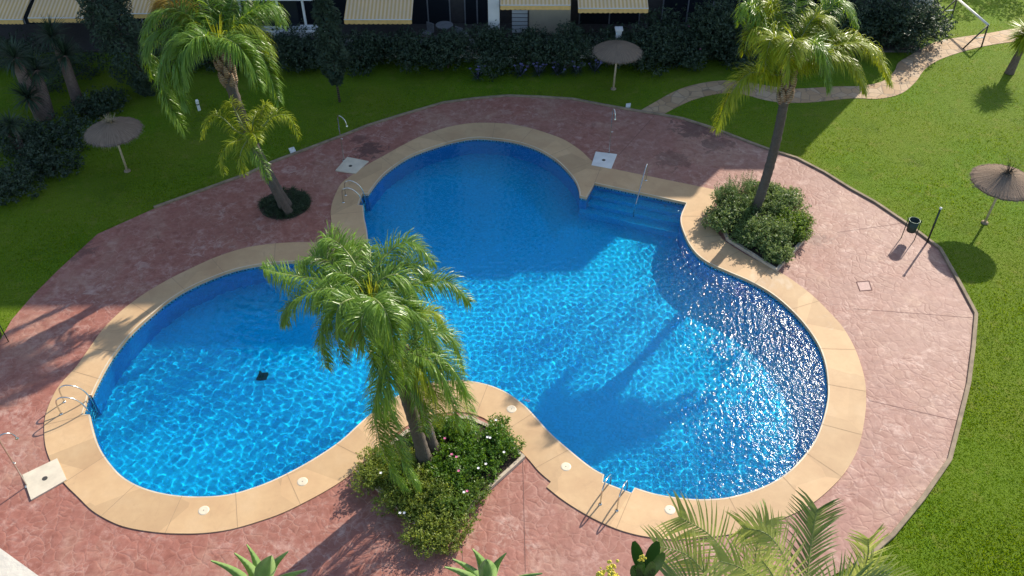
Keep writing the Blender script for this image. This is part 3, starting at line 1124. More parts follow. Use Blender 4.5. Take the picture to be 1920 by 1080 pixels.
def litter_bin(base, rot, label):
    b = at(*base, 0.03)
    root = thing("litter_bin", (b.x, b.y, 0.03), label, "bin", "litter bins beside the deck")
    ax = Vector((math.cos(rot), math.sin(rot), 0))
    for s in (-1, 1):
        q = b + ax * s * 0.235
        mb = MB()
        mb.tube([q, q + Vector((0, 0, 0.95))], 0.017, 8)
        mb.build("leg", M["green"], root, True)
    c = b + Vector((0, 0, 0.40))
    mb = MB()
    mb.lathe(c, [(0.165, 0.0), (0.20, 0.5), (0.19, 0.5), (0.155, 0.02), (0.001, 0.02)], 28)
    mb.add([c + Vector((0.165 * math.cos(a), 0.165 * math.sin(a), 0)) for a in [2 * math.pi * k / 28 for k in range(28)]], [tuple(range(27, -1, -1))])
    mb.build("bucket", M["green"], root, True)
    mb = MB()
    ring = [c + Vector((0.2 * math.cos(a), 0.2 * math.sin(a), 0.5)) for a in [2 * math.pi * k / 28 for k in range(29)]]
    mb.tube(ring, 0.014, 6, 0, False)
    mb.build("rim", simple("bin rim", (0.07, 0.11, 0.09), 0.35, 0.3), root, True)


litter_bin((1702, 448), R(-20), "dark green litter bin on two legs by the kerb on the right")
litter_bin((2, 645), R(30), "dark litter bin cut by the left edge of the picture beside the deck")


# ------------------------------------------------------------------ parasols
def parasol(base, label, lean=(0, 0), r=1.2, h=1.98, tuft=None, tuft_h=0.3, seed=1):
    b = at(*base, 0)
    rg = random.Random(seed)
    root = thing("thatched_parasol", (b.x, b.y, 0), label, "parasol", "thatched parasols on the lawn")
    top = b + Vector((lean[0], lean[1], h + 0.42))
    mb = MB()
    mb.tube([b, b + (top - b) * 0.5, top], [0.05, 0.045, 0.04], 10)
    mb.build("pole", M["pole"], root, True)
    mb = MB()
    mb.lathe(b, [(0.14, 0.0), (0.13, 0.05), (0.05, 0.07)], 12)
    mb.build("pole_base", M["kerb"], root, True)
    n = 84
    wob = [rg.uniform(-0.025, 0.02) for _ in range(n)]
    c = b + Vector((lean[0], lean[1], h))
    mb = MB()
    prof = [(0.02, 0.44), (0.18, 0.40), (0.5, 0.27), (0.85, 0.13), (r, 0.0), (r - 0.02, -0.07), (r - 0.12, -0.03), (0.5, 0.2), (0.04, 0.36)]
    mb.lathe((0, 0, 0), prof, n, 0, lambda j, k: (wob[k] if j in (4, 5) else wob[k] * 0.3))
    # local mesh so the thatch runs out from its own centre
    can = mb.build("canopy", M["thatch"], None, False)
    can.parent = root
    can.location = (lean[0], lean[1], h)
    # ragged thatch fringe
    Q = []
    for k in range(420):
        a = rg.uniform(0, 2 * math.pi)
        rr = r * rg.uniform(0.9, 1.0)
        l = rg.uniform(0.08, 0.2)
        o = Vector((math.cos(a), math.sin(a), 0))
        s = Vector((-o.y, o.x, 0)) * rg.uniform(0.006, 0.015)
        p = c + o * rr + Vector((0, 0, (r - rr) * 0.38 + 0.012))
        e = p + o * l * 0.8 + Vector((0, 0, -l * 0.55))
        Q.append([p - s, p + s, e + s * 0.3, e - s * 0.3])
    quads_object("thatch_fringe", np.array([[tuple(v) for v in q] for q in Q]), M["straw2"], root)
    if tuft:
        Q = []
        for k in range(90):
            a = rg.uniform(0, 2 * math.pi)
            o = Vector((math.cos(a), math.sin(a), 0))
            s = Vector((-o.y, o.x, 0)) * 0.012
            p = c + Vector((0, 0, 0.40)) + o * rg.uniform(0.02, 0.1)
            e = p + o * rg.uniform(0.05, tuft_h) + Vector((0, 0, rg.uniform(0.02, tuft_h)))
            Q.append([p - s, p + s, e + s * 0.3, e - s * 0.3])
        quads_object("top_tuft", np.array([[tuple(v) for v in q] for q in Q]), tuft, root)


M["straw2"] = leaf_mat("thatch straw", (0.11, 0.09, 0.07), (0.26, 0.21, 0.17), trans=0.1, rough=0.9, spec=0.1)
parasol((239, 321), "grey thatched parasol with a straw tuft on the shaded left lawn", (-0.0, 0.0), 1.12, 1.98, M["straw"], 0.34, 1)
parasol((1150, 167), "grey thatched parasol standing in front of the dark hedge", (0.05, 0), 1.12, 1.98, None, 0, 2)
parasol((1846, 418), "sunlit brown thatched parasol with a dark top at the right edge", (0.05, 0.0), 1.2, 1.98, M["dstraw"], 0.42, 3)  # dark tuft made larger to stand also for its shadow on the thatch


# ------------------------------------------------------------------ planting
def leaves(center_n, rad_fn, rgx, size, aspect=0.45, up=0.2, out=0.6):
    """center_n: (n,3) points, rad_fn: outward normals (n,3). Returns leaf quads."""
    n = len(center_n)
    N = rad_fn * out + rgx.normal(size=(n, 3)) * 0.55
    N[:, 2] += up
    N /= np.linalg.norm(N, axis=1)[:, None]
    T = np.cross(N, rgx.normal(size=(n, 3)))
    T /= np.linalg.norm(T, axis=1)[:, None]
    S = np.cross(N, T)
    L = size * rgx.uniform(0.6, 1.3, n)[:, None]
    W = L * aspect
    P = center_n
    return np.stack([P - T * L * 0.5, P + S * W * 0.5 - N * W * 0.15, P + T * L * 0.5, P - S * W * 0.5 - N * W * 0.15], 1)


def lobes_points(lobes, n, rgx, fill=0.35):
    """Points on and inside a set of lobes (cx,cy,cz,rx,ry,rz)."""
    L = np.array(lobes)
    w = L[:, 3] * L[:, 4] + L[:, 3] * L[:, 5] + L[:, 4] * L[:, 5]
    k = rgx.choice(len(L), n, p=w / w.sum())
    d = rgx.normal(size=(n, 3))
    d /= np.linalg.norm(d, axis=1)[:, None]
    r = 1 - fill * rgx.random(n) ** 1.6 + rgx.normal(size=n) * 0.05
    P = L[k, :3] + d * L[k, 3:] * r[:, None]
    return P, d


def bush(name, base, lobes, nleaf, size, mat, label, cat, group=None, seed=1, aspect=0.45, stems=5, minz=0.03, flowers=None):
    rgx = np.random.default_rng(seed)
    root = thing(name, tuple(base), label, cat, group)
    B = np.array(base)
    LB = [(B[0] + l[0], B[1] + l[1], B[2] + l[2], l[3], l[4], l[5]) for l in lobes]
    P, d = lobes_points(LB, int(nleaf * 1.25), rgx)
    ok = P[:, 2] > B[2] + minz
    P, d = P[ok][:nleaf], d[ok][:nleaf]
    # sprigs: several leaves along a short shoot growing outwards and up
    per = 8
    ns = max(1, len(P) // per)
    Pb, db = P[:ns], d[:ns]
    g = db * 0.8 + rgx.normal(size=(ns, 3)) * 0.45
    g[:, 2] = np.abs(g[:, 2]) * 0.7 + 0.35
    g /= np.linalg.norm(g, axis=1)[:, None]
    sl = size * rgx.uniform(1.4, 3.6, ns)
    tt = (np.arange(per) + 0.5) / per
    LP = Pb[:, None, :] + g[:, None, :] * (sl[:, None] * (tt[None, :] - 0.35))[:, :, None]
    LP += rgx.normal(size=LP.shape) * size * 0.28
    LD = g[:, None, :] * 0.5 + rgx.normal(size=LP.shape) * 0.6
    LP[..., 2] = np.maximum(LP[..., 2], B[2] + 0.02)
    P2, D2 = LP.reshape(-1, 3), LD.reshape(-1, 3)
    tint = np.repeat(np.clip(rgx.normal(0.42, 0.24, ns), 0, 1), per) * 0.75 + np.tile(tt, ns) * 0.25
    quads_object("foliage", leaves(P2, D2, rgx, size, aspect, 0.3, 0.8), mat, root, np.clip(tint + rgx.normal(size=len(P2)) * 0.08, 0, 1))
    mb = MB()
    for l in LB[:stems]:
        mb.tube([tuple(B + np.array([0, 0, -0.02])), ((l[0] + B[0]) / 2, (l[1] + B[1]) / 2, (l[2] + B[2]) / 2), (l[0], l[1], l[2])], [0.035, 0.025, 0.012], 6)
    mb.build("stem", M["bark"], root)
    for fpx, fm in flowers or []:
        flower(fpx, fm, root)
    return root


def flower(p, mat, root, r=0.042):
    mb = MB()
    p = Vector(p)
    for k in range(5):
        a = 2 * math.pi * k / 5
        d = Vector((math.cos(a), math.sin(a), 0.25)).normalized()
        s = Vector((-math.sin(a), math.cos(a), 0))
        mb.add([p, p + d * r * 0.6 + s * r * 0.42, p + d * r * 1.15 + Vector((0, 0, 0.01)), p + d * r * 0.6 - s * r * 0.42], [(0, 1, 2, 3)])
    mb.lathe(p, [(0.012, 0.0), (0.010, 0.012), (0.001, 0.018)], 8)
    mb.build("flower", mat, root)


def ring_lobes(rgx, rx, ry, h, n, r0, r1):
    out = []
    for i in range(n):
        a = rgx.uniform(0, 2 * math.pi)
        q = math.sqrt(rgx.random()) * 0.75
        r = rgx.uniform(r0, r1)
        out.append((rx * q * math.cos(a), ry * q * math.sin(a), max(r * 0.6, h - r - 0.35 * h * rgx.random() - h * 0.25 * q), r, r, r * 0.9))
    return out


# --- palms
def frond_quads(path, rg, leaf=0.75, nl=130, width=0.034, wind=Vector((0, 0, 0)), hang=0.68, t0=0.12):
    """Leaflets along an arching stalk: they leave it sideways and forward, then hang."""
    N = len(path) - 1
    Q = []
    for i in range(nl):
        t = t0 + (1 - t0) * (i + rg.random()) / nl
        x = t * N
        k = min(int(x), N - 1)
        c = path[k].lerp(path[k + 1], x - k)
        tv = (path[k + 1] - path[k]).normalized()
        s = tv.cross(Vector((0, 0, 1)))
        if s.length < 0.2:
            s = tv.cross(Vector((0.3, 0.9, 0.2)))
        s.normalize()
        nrm = s.cross(tv)
        prof = 0.45 + 0.55 * math.sin(math.pi * min(1, t * 1.0) ** 0.8)
        if t > 0.93:
            prof *= 0.8
        for sg in (-1, 1):
            l = leaf * prof * rg.uniform(0.7, 1.15)
            el = rg.uniform(-0.35, 0.95)
            dv = (s * sg * math.cos(el) + nrm * math.sin(el) + tv * rg.uniform(0.35, 0.85) + wind * 0.7).normalized()
            q0 = c
            w = width * rg.uniform(0.8, 1.2)
            wv = dv.cross(Vector((rg.uniform(-.35, .35), rg.uniform(-.35, .35), 1))).normalized()
            g = hang * rg.uniform(0.75, 1.3)
            ns = 4
            wid = [w * 0.65, w, w * 0.9, w * 0.6, w * 0.1]
            pr = (q0 - wv * wid[0] / 2, q0 + wv * wid[0] / 2)
            for j in range(ns):
                dv = (dv + Vector((0, 0, -1)) * g * (0.22 + 0.25 * j) + wind * 0.08 * j).normalized()
                q0 = q0 + dv * l / ns
                nx_ = (q0 - wv * wid[j + 1] / 2, q0 + wv * wid[j + 1] / 2)
                Q.append((pr[0], pr[1], nx_[1], nx_[0]))
                pr = nx_
    return Q


def palm(name, base, crown, label, fronds, seed, r0=0.16, r1=0.12, leaf=0.8, wind=Vector((0, 0, 0)), bend=(0, 0), boots=0.9, group=None, nl=130, width=0.036, fill=(), spear_n=34, yellow=0.0, dry=()):
    """fronds: lists of (photo x, photo y, depth offset from the crown); fill: (azimuth, rise, length, droop)."""
    rg = random.Random(seed)
    b, c = Vector(base), Vector(crown)
    root = thing(name, tuple(b), label, "palm tree", group)
    path = []
    NP = 40
    for i in range(NP + 1):
        t = i / NP
        path.append(b.lerp(c, t) + Vector((bend[0], bend[1], 0)) * math.sin(math.pi * t))
    mb = MB()
    rad = [(r0 + (r1 - r0) * i / NP) * (1.0 + 0.45 * math.exp(-i / 2.0)) * (1.045 if i % 2 else 0.965) + rg.uniform(-0.005, 0.005) for i in range(NP + 1)]
    mb.tube([path[0] - Vector((0, 0, 0.1))] + path[1:], rad, 14)
    mb.build("trunk", M["trunk"], root, True)
    if boots:
        mb = MB()
        ax = (path[-1] - path[-5]).normalized()
        og = ax.orthogonal().normalized()
        for k in range(20):
            a = k * 2.4
            o = og * math.cos(a) + ax.cross(og) * math.sin(a)
            q = c - ax * (boots * (1 - k / 20))
            mb.tube([q + o * r1 * 0.6, q + o * (r1 + 0.06) + ax * 0.22, q + o * (r1 + 0.13) + ax * 0.48], [0.14, 0.10, 0.035], 6)
        mb.build("leaf_bases", M["boots"], root, True)
    paths = []
    for fd in fronds:
        pts = [c] + [at_y(x, y, c.y + dy) for x, y, dy in fd]
        paths.append(spline(pts, 9))
    for az, e0, L, dr in fill:
        d = Vector((math.cos(R(az)), math.sin(R(az)), 0))
        p, pp = c.copy(), []
        for i in range(25):
            t = i / 24
            e = R(e0) - R(dr) * t ** 1.1
            pp.append(p.copy())
            p = p + (d * math.cos(e) + Vector((0, 0, math.sin(e)))) * (L / 24)
        paths.append(pp)
    for i, pth in enumerate(paths):
        mt = M["dryfrond"] if i in dry else M["frondy"] if rg.random() < yellow else M["frond"]
        ln = sum((pth[q + 1] - pth[q]).length for q in range(len(pth) - 1))
        Q = frond_quads(pth, rg, leaf, int(nl * max(0.5, ln / 3.2)), width, wind)
        A = np.array([[tuple(v) for v in q] for q in Q])
        tint = np.repeat(np.clip(np.random.default_rng(seed * 50 + i).normal(0.5, 0.26, len(A) // 4), 0, 1), 4)
        fo_ = quads_object("frond", A, mt, root, tint)
        mb = MB()
        mb.tube(pth, [0.035 * (1 - 0.85 * j / (len(pth) - 1)) for j in range(len(pth))], 6)
        mb.build("stalk", M["rachis"], fo_, True)
    if spear_n:
        A = []
        sc_ = leaf / 0.8
        for k in range(spear_n):
            a, t = rg.uniform(0, 6.28), rg.uniform(0.0, 0.5)
            dv = Vector((math.cos(a) * t, math.sin(a) * t - 0.2, 1)).normalized()
            l = rg.uniform(0.6, 1.3) * sc_
            w = dv.cross(Vector((rg.random(), rg.random(), 0.2))).normalized() * 0.018
            A.append([tuple(c - w), tuple(c + w), tuple(c + dv * l + w * 0.2), tuple(c + dv * l - w * 0.2)])
        quads_object("spear_leaf", np.array(A), M["spear"], root)
    return root



bA = at(797, 866, 0.25)
cA = at_y(698, 575, bA.y)
bB = at(811, 842, 0.25)
cB = at_y(752, 668, bB.y)
QP = "queen palms around the pool"
palm("queen_palm", bA, cA, "tall green queen palm leaning over the pool from the flower bed in the centre",
     [[(650, 530, 0.2), (585, 522, 0.3), (532, 514, 0.2), (493, 505, 0)], [(668, 500, 0.7), (640, 462, 1.2), (612, 445, 1.3), (602, 462, 1.3)], [(705, 510, 0.6), (735, 468, 1.1), (775, 455, 1.2), (812, 492, 1.1)],
      [(730, 545, 0.3), (785, 532, 0.5), (840, 528, 0.5), (880, 566, 0.3)], [(660, 570, -0.4), (615, 590, -0.7), (602, 640, -0.8), (612, 690, -0.8)], [(690, 580, -0.8), (678, 600, -1.3), (684, 640, -1.5), (700, 680, -1.5)],
      [(668, 560, -0.5), (636, 575, -0.9), (630, 625, -1.1), (645, 680, -1.1)], [(690, 515, 0.8), (672, 475, 1.4), (655, 462, 1.6), (640, 480, 1.7)], [(715, 525, 0.5), (752, 498, 0.9), (790, 500, 1.0), (800, 530, 1.0)],
      [(640, 545, -0.1), (590, 545, -0.2), (545, 570, -0.3), (530, 600, -0.4)], [(720, 575, -0.3), (760, 575, -0.5), (800, 610, -0.6), (812, 655, -0.7)], [(712, 600, -0.5), (735, 620, -0.9), (752, 670, -1.0), (760, 720, -1.1)],
      [(655, 525, 0.5), (620, 492, 0.8), (585, 482, 0.9), (560, 505, 0.8)], [(700, 560, -0.7), (720, 580, -1.2), (735, 620, -1.4), (738, 665, -1.5)],
      [(675, 535, 0.2), (645, 512, 0.4), (612, 520, 0.3), (592, 560, 0.1)], [(705, 535, 0.1), (740, 515, 0.2), (768, 535, 0.1), (785, 580, 0)],
      [(728, 690, -0.9), (722, 770, -1.2), (748, 850, -1.3), (785, 915, -1.2)], [(712, 690, -0.9), (703, 780, -1.2), (728, 868, -1.3), (775, 935, -1.1)]],
     11, 0.19, 0.16, 0.74, Vector((0.14, 0, 0)), (0.10, 0), 1.1, QP, 200, 0.021, [(95, 62, 1.8, 80), (200, 60, 1.7, 95), (330, 55, 1.6, 100), (215, -15, 1.1, 60)], 34, 0.0, (21,))
palm("queen_palm", bB, cB, "shorter queen palm half hidden under its taller neighbour in the flower bed",
     [[(790, 655, -0.2), (838, 680, -0.4), (868, 730, -0.5), (884, 808, -0.5)], [(780, 665, -0.4), (820, 690, -0.7), (845, 745, -0.8), (858, 810, -0.9)], [(775, 680, -0.6), (800, 705, -0.9), (815, 750, -1.0), (818, 800, -1.0)],
      [(785, 635, 0.2), (820, 620, 0.4), (850, 640, 0.4), (868, 690, 0.3)], [(765, 625, 0.6), (780, 590, 0.9), (810, 585, 1.0), (830, 610, 1.0)], [(770, 690, -0.7), (785, 730, -1.0), (795, 775, -1.1), (792, 810, -1.1)]],
     12, 0.18, 0.15, 0.74, Vector((0.16, 0, 0)), (0.06, 0), 0.9, QP, 200, 0.021, [(70, 55, 1.7, 90)], 0, 0.4)

bL = at(537, 388, 0.05)
cL = at_y(412, 92, bL.y)
palm("queen_palm", bL, cL, "tall queen palm with drooping fronds rising from the round bed left of the far lobe",
     [[(385, 62, 0), (330, 75, -0.2), (302, 150, -0.6), (345, 245, -0.9)], [(375, 55, 0.3), (318, 55, 0.4), (278, 85, 0.3), (285, 145, 0.2)], [(435, 70, -0.2), (468, 78, -0.5), (498, 120, -0.8), (522, 190, -1.0)],
      [(440, 50, 0.3), (478, 18, 0.8), (512, 10, 1.0), (526, 45, 1.0)], [(400, 40, 0.6), (385, -5, 1.2), (360, -30, 1.5), (330, -15, 1.6)], [(425, 40, 0.7), (440, -10, 1.4), (460, -35, 1.7), (485, -25, 1.8)],
      [(380, 75, -0.3), (342, 95, -0.8), (330, 150, -1.1), (350, 200, -1.2)], [(430, 60, 0.1), (462, 48, 0.2), (490, 62, 0.2), (505, 105, 0.1)], [(375, 45, 0.5), (330, 20, 0.9), (290, 30, 1.0), (268, 75, 1.0)],
      [(392, 70, -0.5), (362, 75, -0.9), (345, 110, -1.2), (345, 160, -1.4)], [(420, 75, -0.6), (445, 85, -1.1), (470, 120, -1.3), (485, 165, -1.4)], [(360, 35, 0.8), (320, 0, 1.5), (300, 5, 1.7), (290, 30, 1.8)]],
     21, 0.21, 0.19, 0.90, Vector((0.06, -0.06, 0)), (-0.25, 0), 1.5, QP, 205, 0.028, [(90, 65, 2.6, 90), (140, 60, 2.4, 100), (45, 60, 2.5, 95), (230, 62, 2.0, 120)], 24, 0.12, (11,))
bL2 = bL + Vector((0.2, -0.4, 0))
cL2 = at_y(472, 256, 26.9)
palm("queen_palm", bL2, cL2, "small bright green palm growing against the tall palm left of the far lobe",
     [[(444, 246, 0.1), (412, 218, 0.3), (388, 225, 0.3), (378, 258, 0.2)], [(490, 240, 0.1), (514, 218, 0.3), (542, 220, 0.3), (560, 258, 0.2)], [(452, 262, -0.2), (428, 272, -0.5), (414, 300, -0.6), (420, 325, -0.7)],
      [(470, 272, -0.4), (482, 290, -0.8), (494, 312, -1.0), (503, 338, -1.1)], [(480, 235, 0.4), (492, 208, 0.8), (500, 195, 0.9), (515, 205, 1.0)], [(455, 235, 0.3), (440, 205, 0.7), (432, 192, 0.8), (420, 200, 0.9)],
      [(462, 266, -0.4), (452, 285, -0.8), (450, 305, -0.9), (458, 325, -1.0)]],
     22, 0.14, 0.11, 0.50, Vector((0.05, -0.05, 0)), (-0.1, 0), 0.0, QP, 120, 0.026, [(80, 65, 1.1, 70), (300, 60, 1.0, 100)], 26, 0.75)

bR = at(1414, 402, 0.25)
cR = at_y(1478, 142, bR.y)
palm("queen_palm", bR, cR, "wind blown yellow green queen palm rising from the bushy bed right of the steps",
     [[(1445, 140, -0.1), (1405, 138, -0.3), (1368, 180, -0.5), (1342, 243, -0.7)], [(1520, 108, 0), (1580, 82, 0), (1635, 90, 0), (1668, 155, -0.1)], [(1510, 100, 0.3), (1560, 68, 0.5), (1610, 75, 0.6), (1650, 120, 0.5)],
      [(1455, 95, 0.3), (1428, 35, 0.8), (1400, 8, 1.0), (1388, 45, 1.0)], [(1485, 90, 0.6), (1492, 20, 1.4), (1498, -25, 1.8), (1512, -35, 2.0)], [(1500, 90, 0.5), (1540, 30, 1.1), (1578, 2, 1.4), (1603, 45, 1.4)],
      [(1470, 105, -0.4), (1452, 72, -0.6), (1440, 90, -0.9), (1432, 140, -1.1)], [(1485, 105, -0.6), (1488, 75, -1.0), (1482, 100, -1.4), (1478, 150, -1.6)], [(1500, 105, -0.4), (1528, 82, -0.7), (1545, 110, -0.9), (1552, 165, -1.0)],
      [(1515, 115, -0.3), (1560, 100, -0.5), (1600, 125, -0.6), (1620, 170, -0.7)], [(1460, 100, 0.1), (1430, 60, 0.3), (1408, 60, 0.3), (1396, 100, 0.2)], [(1492, 95, 0.2), (1520, 40, 0.6), (1545, 35, 0.7), (1570, 75, 0.6)],
      [(1465, 90, 0.4), (1450, 25, 1.0), (1440, 5, 1.2), (1432, 30, 1.3)]],
     31, 0.19, 0.16, 0.86, Vector((0.22, -0.05, 0)), (0.15, 0), 1.1, QP, 210, 0.027, [(60, 65, 2.4, 80), (110, 65, 2.4, 80), (20, 60, 2.4, 95)], 20, 0.72)

# small stiff-leaved palm at the right edge, its shadow on the lawn
def rosette_quads(c, n, L, w, rg, emin, emax, bendz=0.4):
    Q = []
    for k in range(n):
        a = rg.uniform(0, 2 * math.pi)
        e = R(rg.uniform(emin, emax))
        d = Vector((math.cos(a) * math.cos(e), math.sin(a) * math.cos(e), math.sin(e)))
        s = Vector((-math.sin(a), math.cos(a), 0)) * w / 2
        l = L * rg.uniform(0.75, 1.1)
        p0 = Vector(c)
        p1 = p0 + d * l * 0.5
        p2 = p1 + (d + Vector((0, 0, -bendz))).normalized() * l * 0.5
        Q += [(p0 - s * 0.7, p0 + s * 0.7, p1 + s, p1 - s), (p1 - s, p1 + s, p2 + s * 0.1, p2 - s * 0.1)]
    return np.array([[tuple(v) for v in q] for q in Q])


def yucca(base, heads, label, group, L=0.8, w=0.05, n=110, mat=None, trunk_r=0.12, seed=1, name="yucca"):
    rg = random.Random(seed)
    b = Vector(base)
    root = thing(name, tuple(b), label, "yucca", group)
    for h in heads:
        top = b + Vector(h)
        mb = MB()
        midp = b.lerp(top, 0.5) + Vector((rg.uniform(-.1, .1), rg.uniform(-.1, .1), 0))
        mb.tube(spline([b - Vector((0, 0, .05)), midp, top], 5), [trunk_r * (1.5 - 0.9 * i / 10) for i in range(11)], 9)
        mb.build("trunk", M["ytrunk"], root, True)
        A = rosette_quads(top, n, L, w, rg, -70 if n > 300 else -35, 85)
        quads_object("leaf_head", A, mat or M["hedge"], root, np.repeat(np.random.default_rng(seed).random(len(A) // 2), 2))
    return root


eb = at(1892, 137, 0)
yucca(eb, [(0.12, 0, 2.0)], "spiky palm cut by the right edge throwing its shadow on the lawn", None, 1.0, 0.07, 520, M["frondy"], 0.16, 41, "yucca_palm")
YG = "yuccas in the shaded far left corner"
yucca(at(85, 220), [(-0.3, 0, 3.0), (0.2, 0.4, 2.2), (-0.1, -0.5, 1.3)], "yucca with stout splitting trunks in the far left corner", YG, 1.0, 0.06, 130, None, 0.3, 51)
yucca(at(148, 195), [(-0.2, 0.2, 3.3), (0.3, -0.2, 2.6)], "yucca with pale leaning trunk beside the conifer in the far left", YG, 1.0, 0.06, 130, None, 0.2, 52)
yucca(at(45, 290), [(0.0, 0.0, 1.5), (-0.5, 0.1, 1.1)], "low yucca among the bushes on the left edge", YG, 0.7, 0.05, 100, None, 0.1, 53)
yucca(at(-10, 235), [(0.1, 0, 1.6)], "yucca with yellowish leaves cut by the left edge", YG, 0.8, 0.05, 100, M["shrubo"], 0.1, 54)


def cypress(base, top, r, label, n, seed, bare=0.0, trunk=0.08):
    rgx = np.random.default_rng(seed)
    b, t = Vector(base), Vector(top)
    root = thing("cypress_tree", tuple(b), label, "conifer", "dark cypresses before the building")
    mb = MB()
    mb.tube([b, b.lerp(t, 0.5), t], [trunk, trunk * 0.7, 0.02], 8)
    mb.build("trunk", M["bark"], root, True)
    u = bare + (1 - bare) * rgx.random(n)
    v = (u - bare) / (1 - bare)
    prof = np.minimum(1, v * 4 + 0.35) * (1 - v ** 2.4) ** 0.8
    a = rgx.uniform(0, 2 * math.pi, n)
    lump = 1 + 0.22 * np.sin(a * 3 + u * 23) + 0.15 * np.sin(a * 5 - u * 37)
    rr = r * prof * lump * (1 - 0.45 * rgx.random(n) ** 2)
    P = np.array(b) + (np.array(t) - np.array(b)) * u[:, None]
    d = np.c_[np.cos(a), np.sin(a), np.full(n, 0.5)]
    P[:, 0] += rr * np.cos(a)
    P[:, 1] += rr * np.sin(a)
    q = leaves(P, d, rgx, 0.2, 0.35, 0.9, 0.6)
    quads_object("foliage", q, M["cyp"], root, np.clip(0.5 + 0.3 * np.sin(a * 4 + u * 40) + rgx.normal(size=n) * 0.2, 0, 1))


cb_ = at(285, 172)
cypress(cb_, cb_ + Vector((-2.0, 0, 9)), 1.15, "broad dark cypress leaning left between the yuccas and the tall palm", 15000, 61)
cb_ = at(637, 191)
cypress(cb_, cb_ + Vector((-0.1, 0, 7)), 0.62, "slim dark cypress on a bare stem before the hedge", 7000, 62, 0.14, 0.06)

# hedge along the far building, plant by plant
hx = [(470, 118), (545, 122), (615, 124), (690, 125), (765, 127), (840, 128), (915, 129), (990, 128), (1065, 126), (1140, 122), (1215, 120), (1290, 116), (1365, 112), (1445, 104), (1540, 92), (1630, 75)]
hlab = ["below the white glazed terrace", "between the white terrace and the slim cypress", "around the foot of the slim cypress", "under the left end of the wide awning", "under the right end of the wide awning",
        "under the dark terrace opening", "at the foot of the white pillar", "with a climbing spray below the beige doorway", "to the left of the back parasol", "directly behind the back parasol", "to the right of the back parasol",
        "with a pink bloom at the right of the hedge", "just left of the windblown palm", "behind the windblown palm", "past the windblown palm on the right", "at the far right end before the lawn"]
for i, ((x, y), t) in enumerate(zip(hx, hlab)):
    rg_ = np.random.default_rng(100 + i)
    c = at(x, y)
    hh = rg_.uniform(1.85, 2.4)
    lb = ring_lobes(rg_, 1.3, 1.4, hh, 18, 0.45, 0.75)
    fl = [((c.x + 0.3, c.y - 1.0, 1.2), M["pink"]), ((c.x - 0.1, c.y + 0.5, 1.65), M["pink"])] if i == 11 else None
    bush("hedge_shrub", c, lb, 6400, 0.15, M["hedge"], "dark hedge shrub " + t, "shrub", "dark hedge before the far building", 100 + i, 0.42, 4, flowers=fl)
# lilac flowering clumps at the foot of the hedge
for i, (x, y) in enumerate([(895, 148), (975, 143), (1010, 142), (1045, 141), (1080, 139), (1115, 135)]):
    c = at(x, y)
    rg = random.Random(200 + i)
    root = thing("lily_clump", tuple(c), ["lilac lily clump at the hedge foot apart from the others on the left", "lilac lily clump at the left end of the row below the hedge", "lilac lily clump second in the row below the hedge",
                 "lilac lily clump midway in the row below the hedge", "lilac lily clump near the right of the row below the hedge", "lilac lily clump nearest the back parasol pole"][i], "flowering plant", "lilac lilies at the hedge foot")
    A = rosette_quads(c + Vector((0, 0, 0.05)), 70, 0.55, 0.035, rg, 20, 80, 0.8)
    quads_object("leaves", A, M["hedge"], root)
    for k in range(6):
        p = c + Vector((rg.uniform(-.4, .4), rg.uniform(-.4, .2), rg.uniform(0.45, 0.75)))
        mb = MB()
        mb.tube([c, p], 0.006, 5)
        for j in range(7):
            a = j * 0.9
            mb.tube([p, p + Vector((math.cos(a) * .06, math.sin(a) * .06, 0.05))], [0.004, 0.018], 5)
        mb.build("flower", M["lilac"], root)

# taller bushes hiding the right end of the building
for i, (x, y, hh, t) in enumerate([(1330, 62, 3.4, "tall dark bush left of the windblown palm by the building"), (1440, 50, 3.6, "tall dark bush behind the windblown palm crown"), (1560, 50, 3.4, "tall dark bush right of the windblown palm crown"),
                                   (1650, 48, 3.2, "tall dark bush at the right end of the building"), (1240, 62, 2.8, "tall dark bush right of the rightmost awning"), (1712, 38, 3.0, "tall dark bush before the white corner of the building")]):
    rg_ = np.random.default_rng(350 + i)
    c = at(x, y + 45)
    bush("tall_bush", c, ring_lobes(rg_, 1.6, 1.3, hh, 16, 0.6, 1.0), 6000, 0.17, M["hedge"], t, "bush", "tall bushes at the right end of the building", 350 + i, 0.42, 5)

# bushes in the far left corner
for i, (x, y, rx, hh, t) in enumerate([(20, 350, 1.7, 1.1, "low dark bush at the left edge nearest the deck"), (90, 320, 1.6, 1.1, "low dark bush left of the straw topped parasol"), (120, 270, 1.5, 1.0, "low dark bush behind the straw topped parasol"),
                                       (30, 280, 1.7, 1.3, "dark bush around the low yucca on the left edge"), (200, 215, 1.5, 0.7, "low ground cover bush under the broad cypress"), (130, 150, 2.0, 1.6, "tall dark bush between the yuccas and the awnings"),
                                       (20, 130, 2.2, 1.8, "tall dark bush below the leftmost awning"), (330, 125, 1.6, 1.5, "dark bush behind the tall left palm"), (410, 118, 1.6, 1.5, "dark bush under the left end of the white glazed terrace")]):
    rg_ = np.random.default_rng(300 + i)
    bush("garden_bush", at(x, y), ring_lobes(rg_, rx, rx * 0.9, hh, 12, 0.45, 0.75), 3600, 0.14, M["hedge"], t, "bush", "bushes in the far left corner", 300 + i, 0.42, 4)

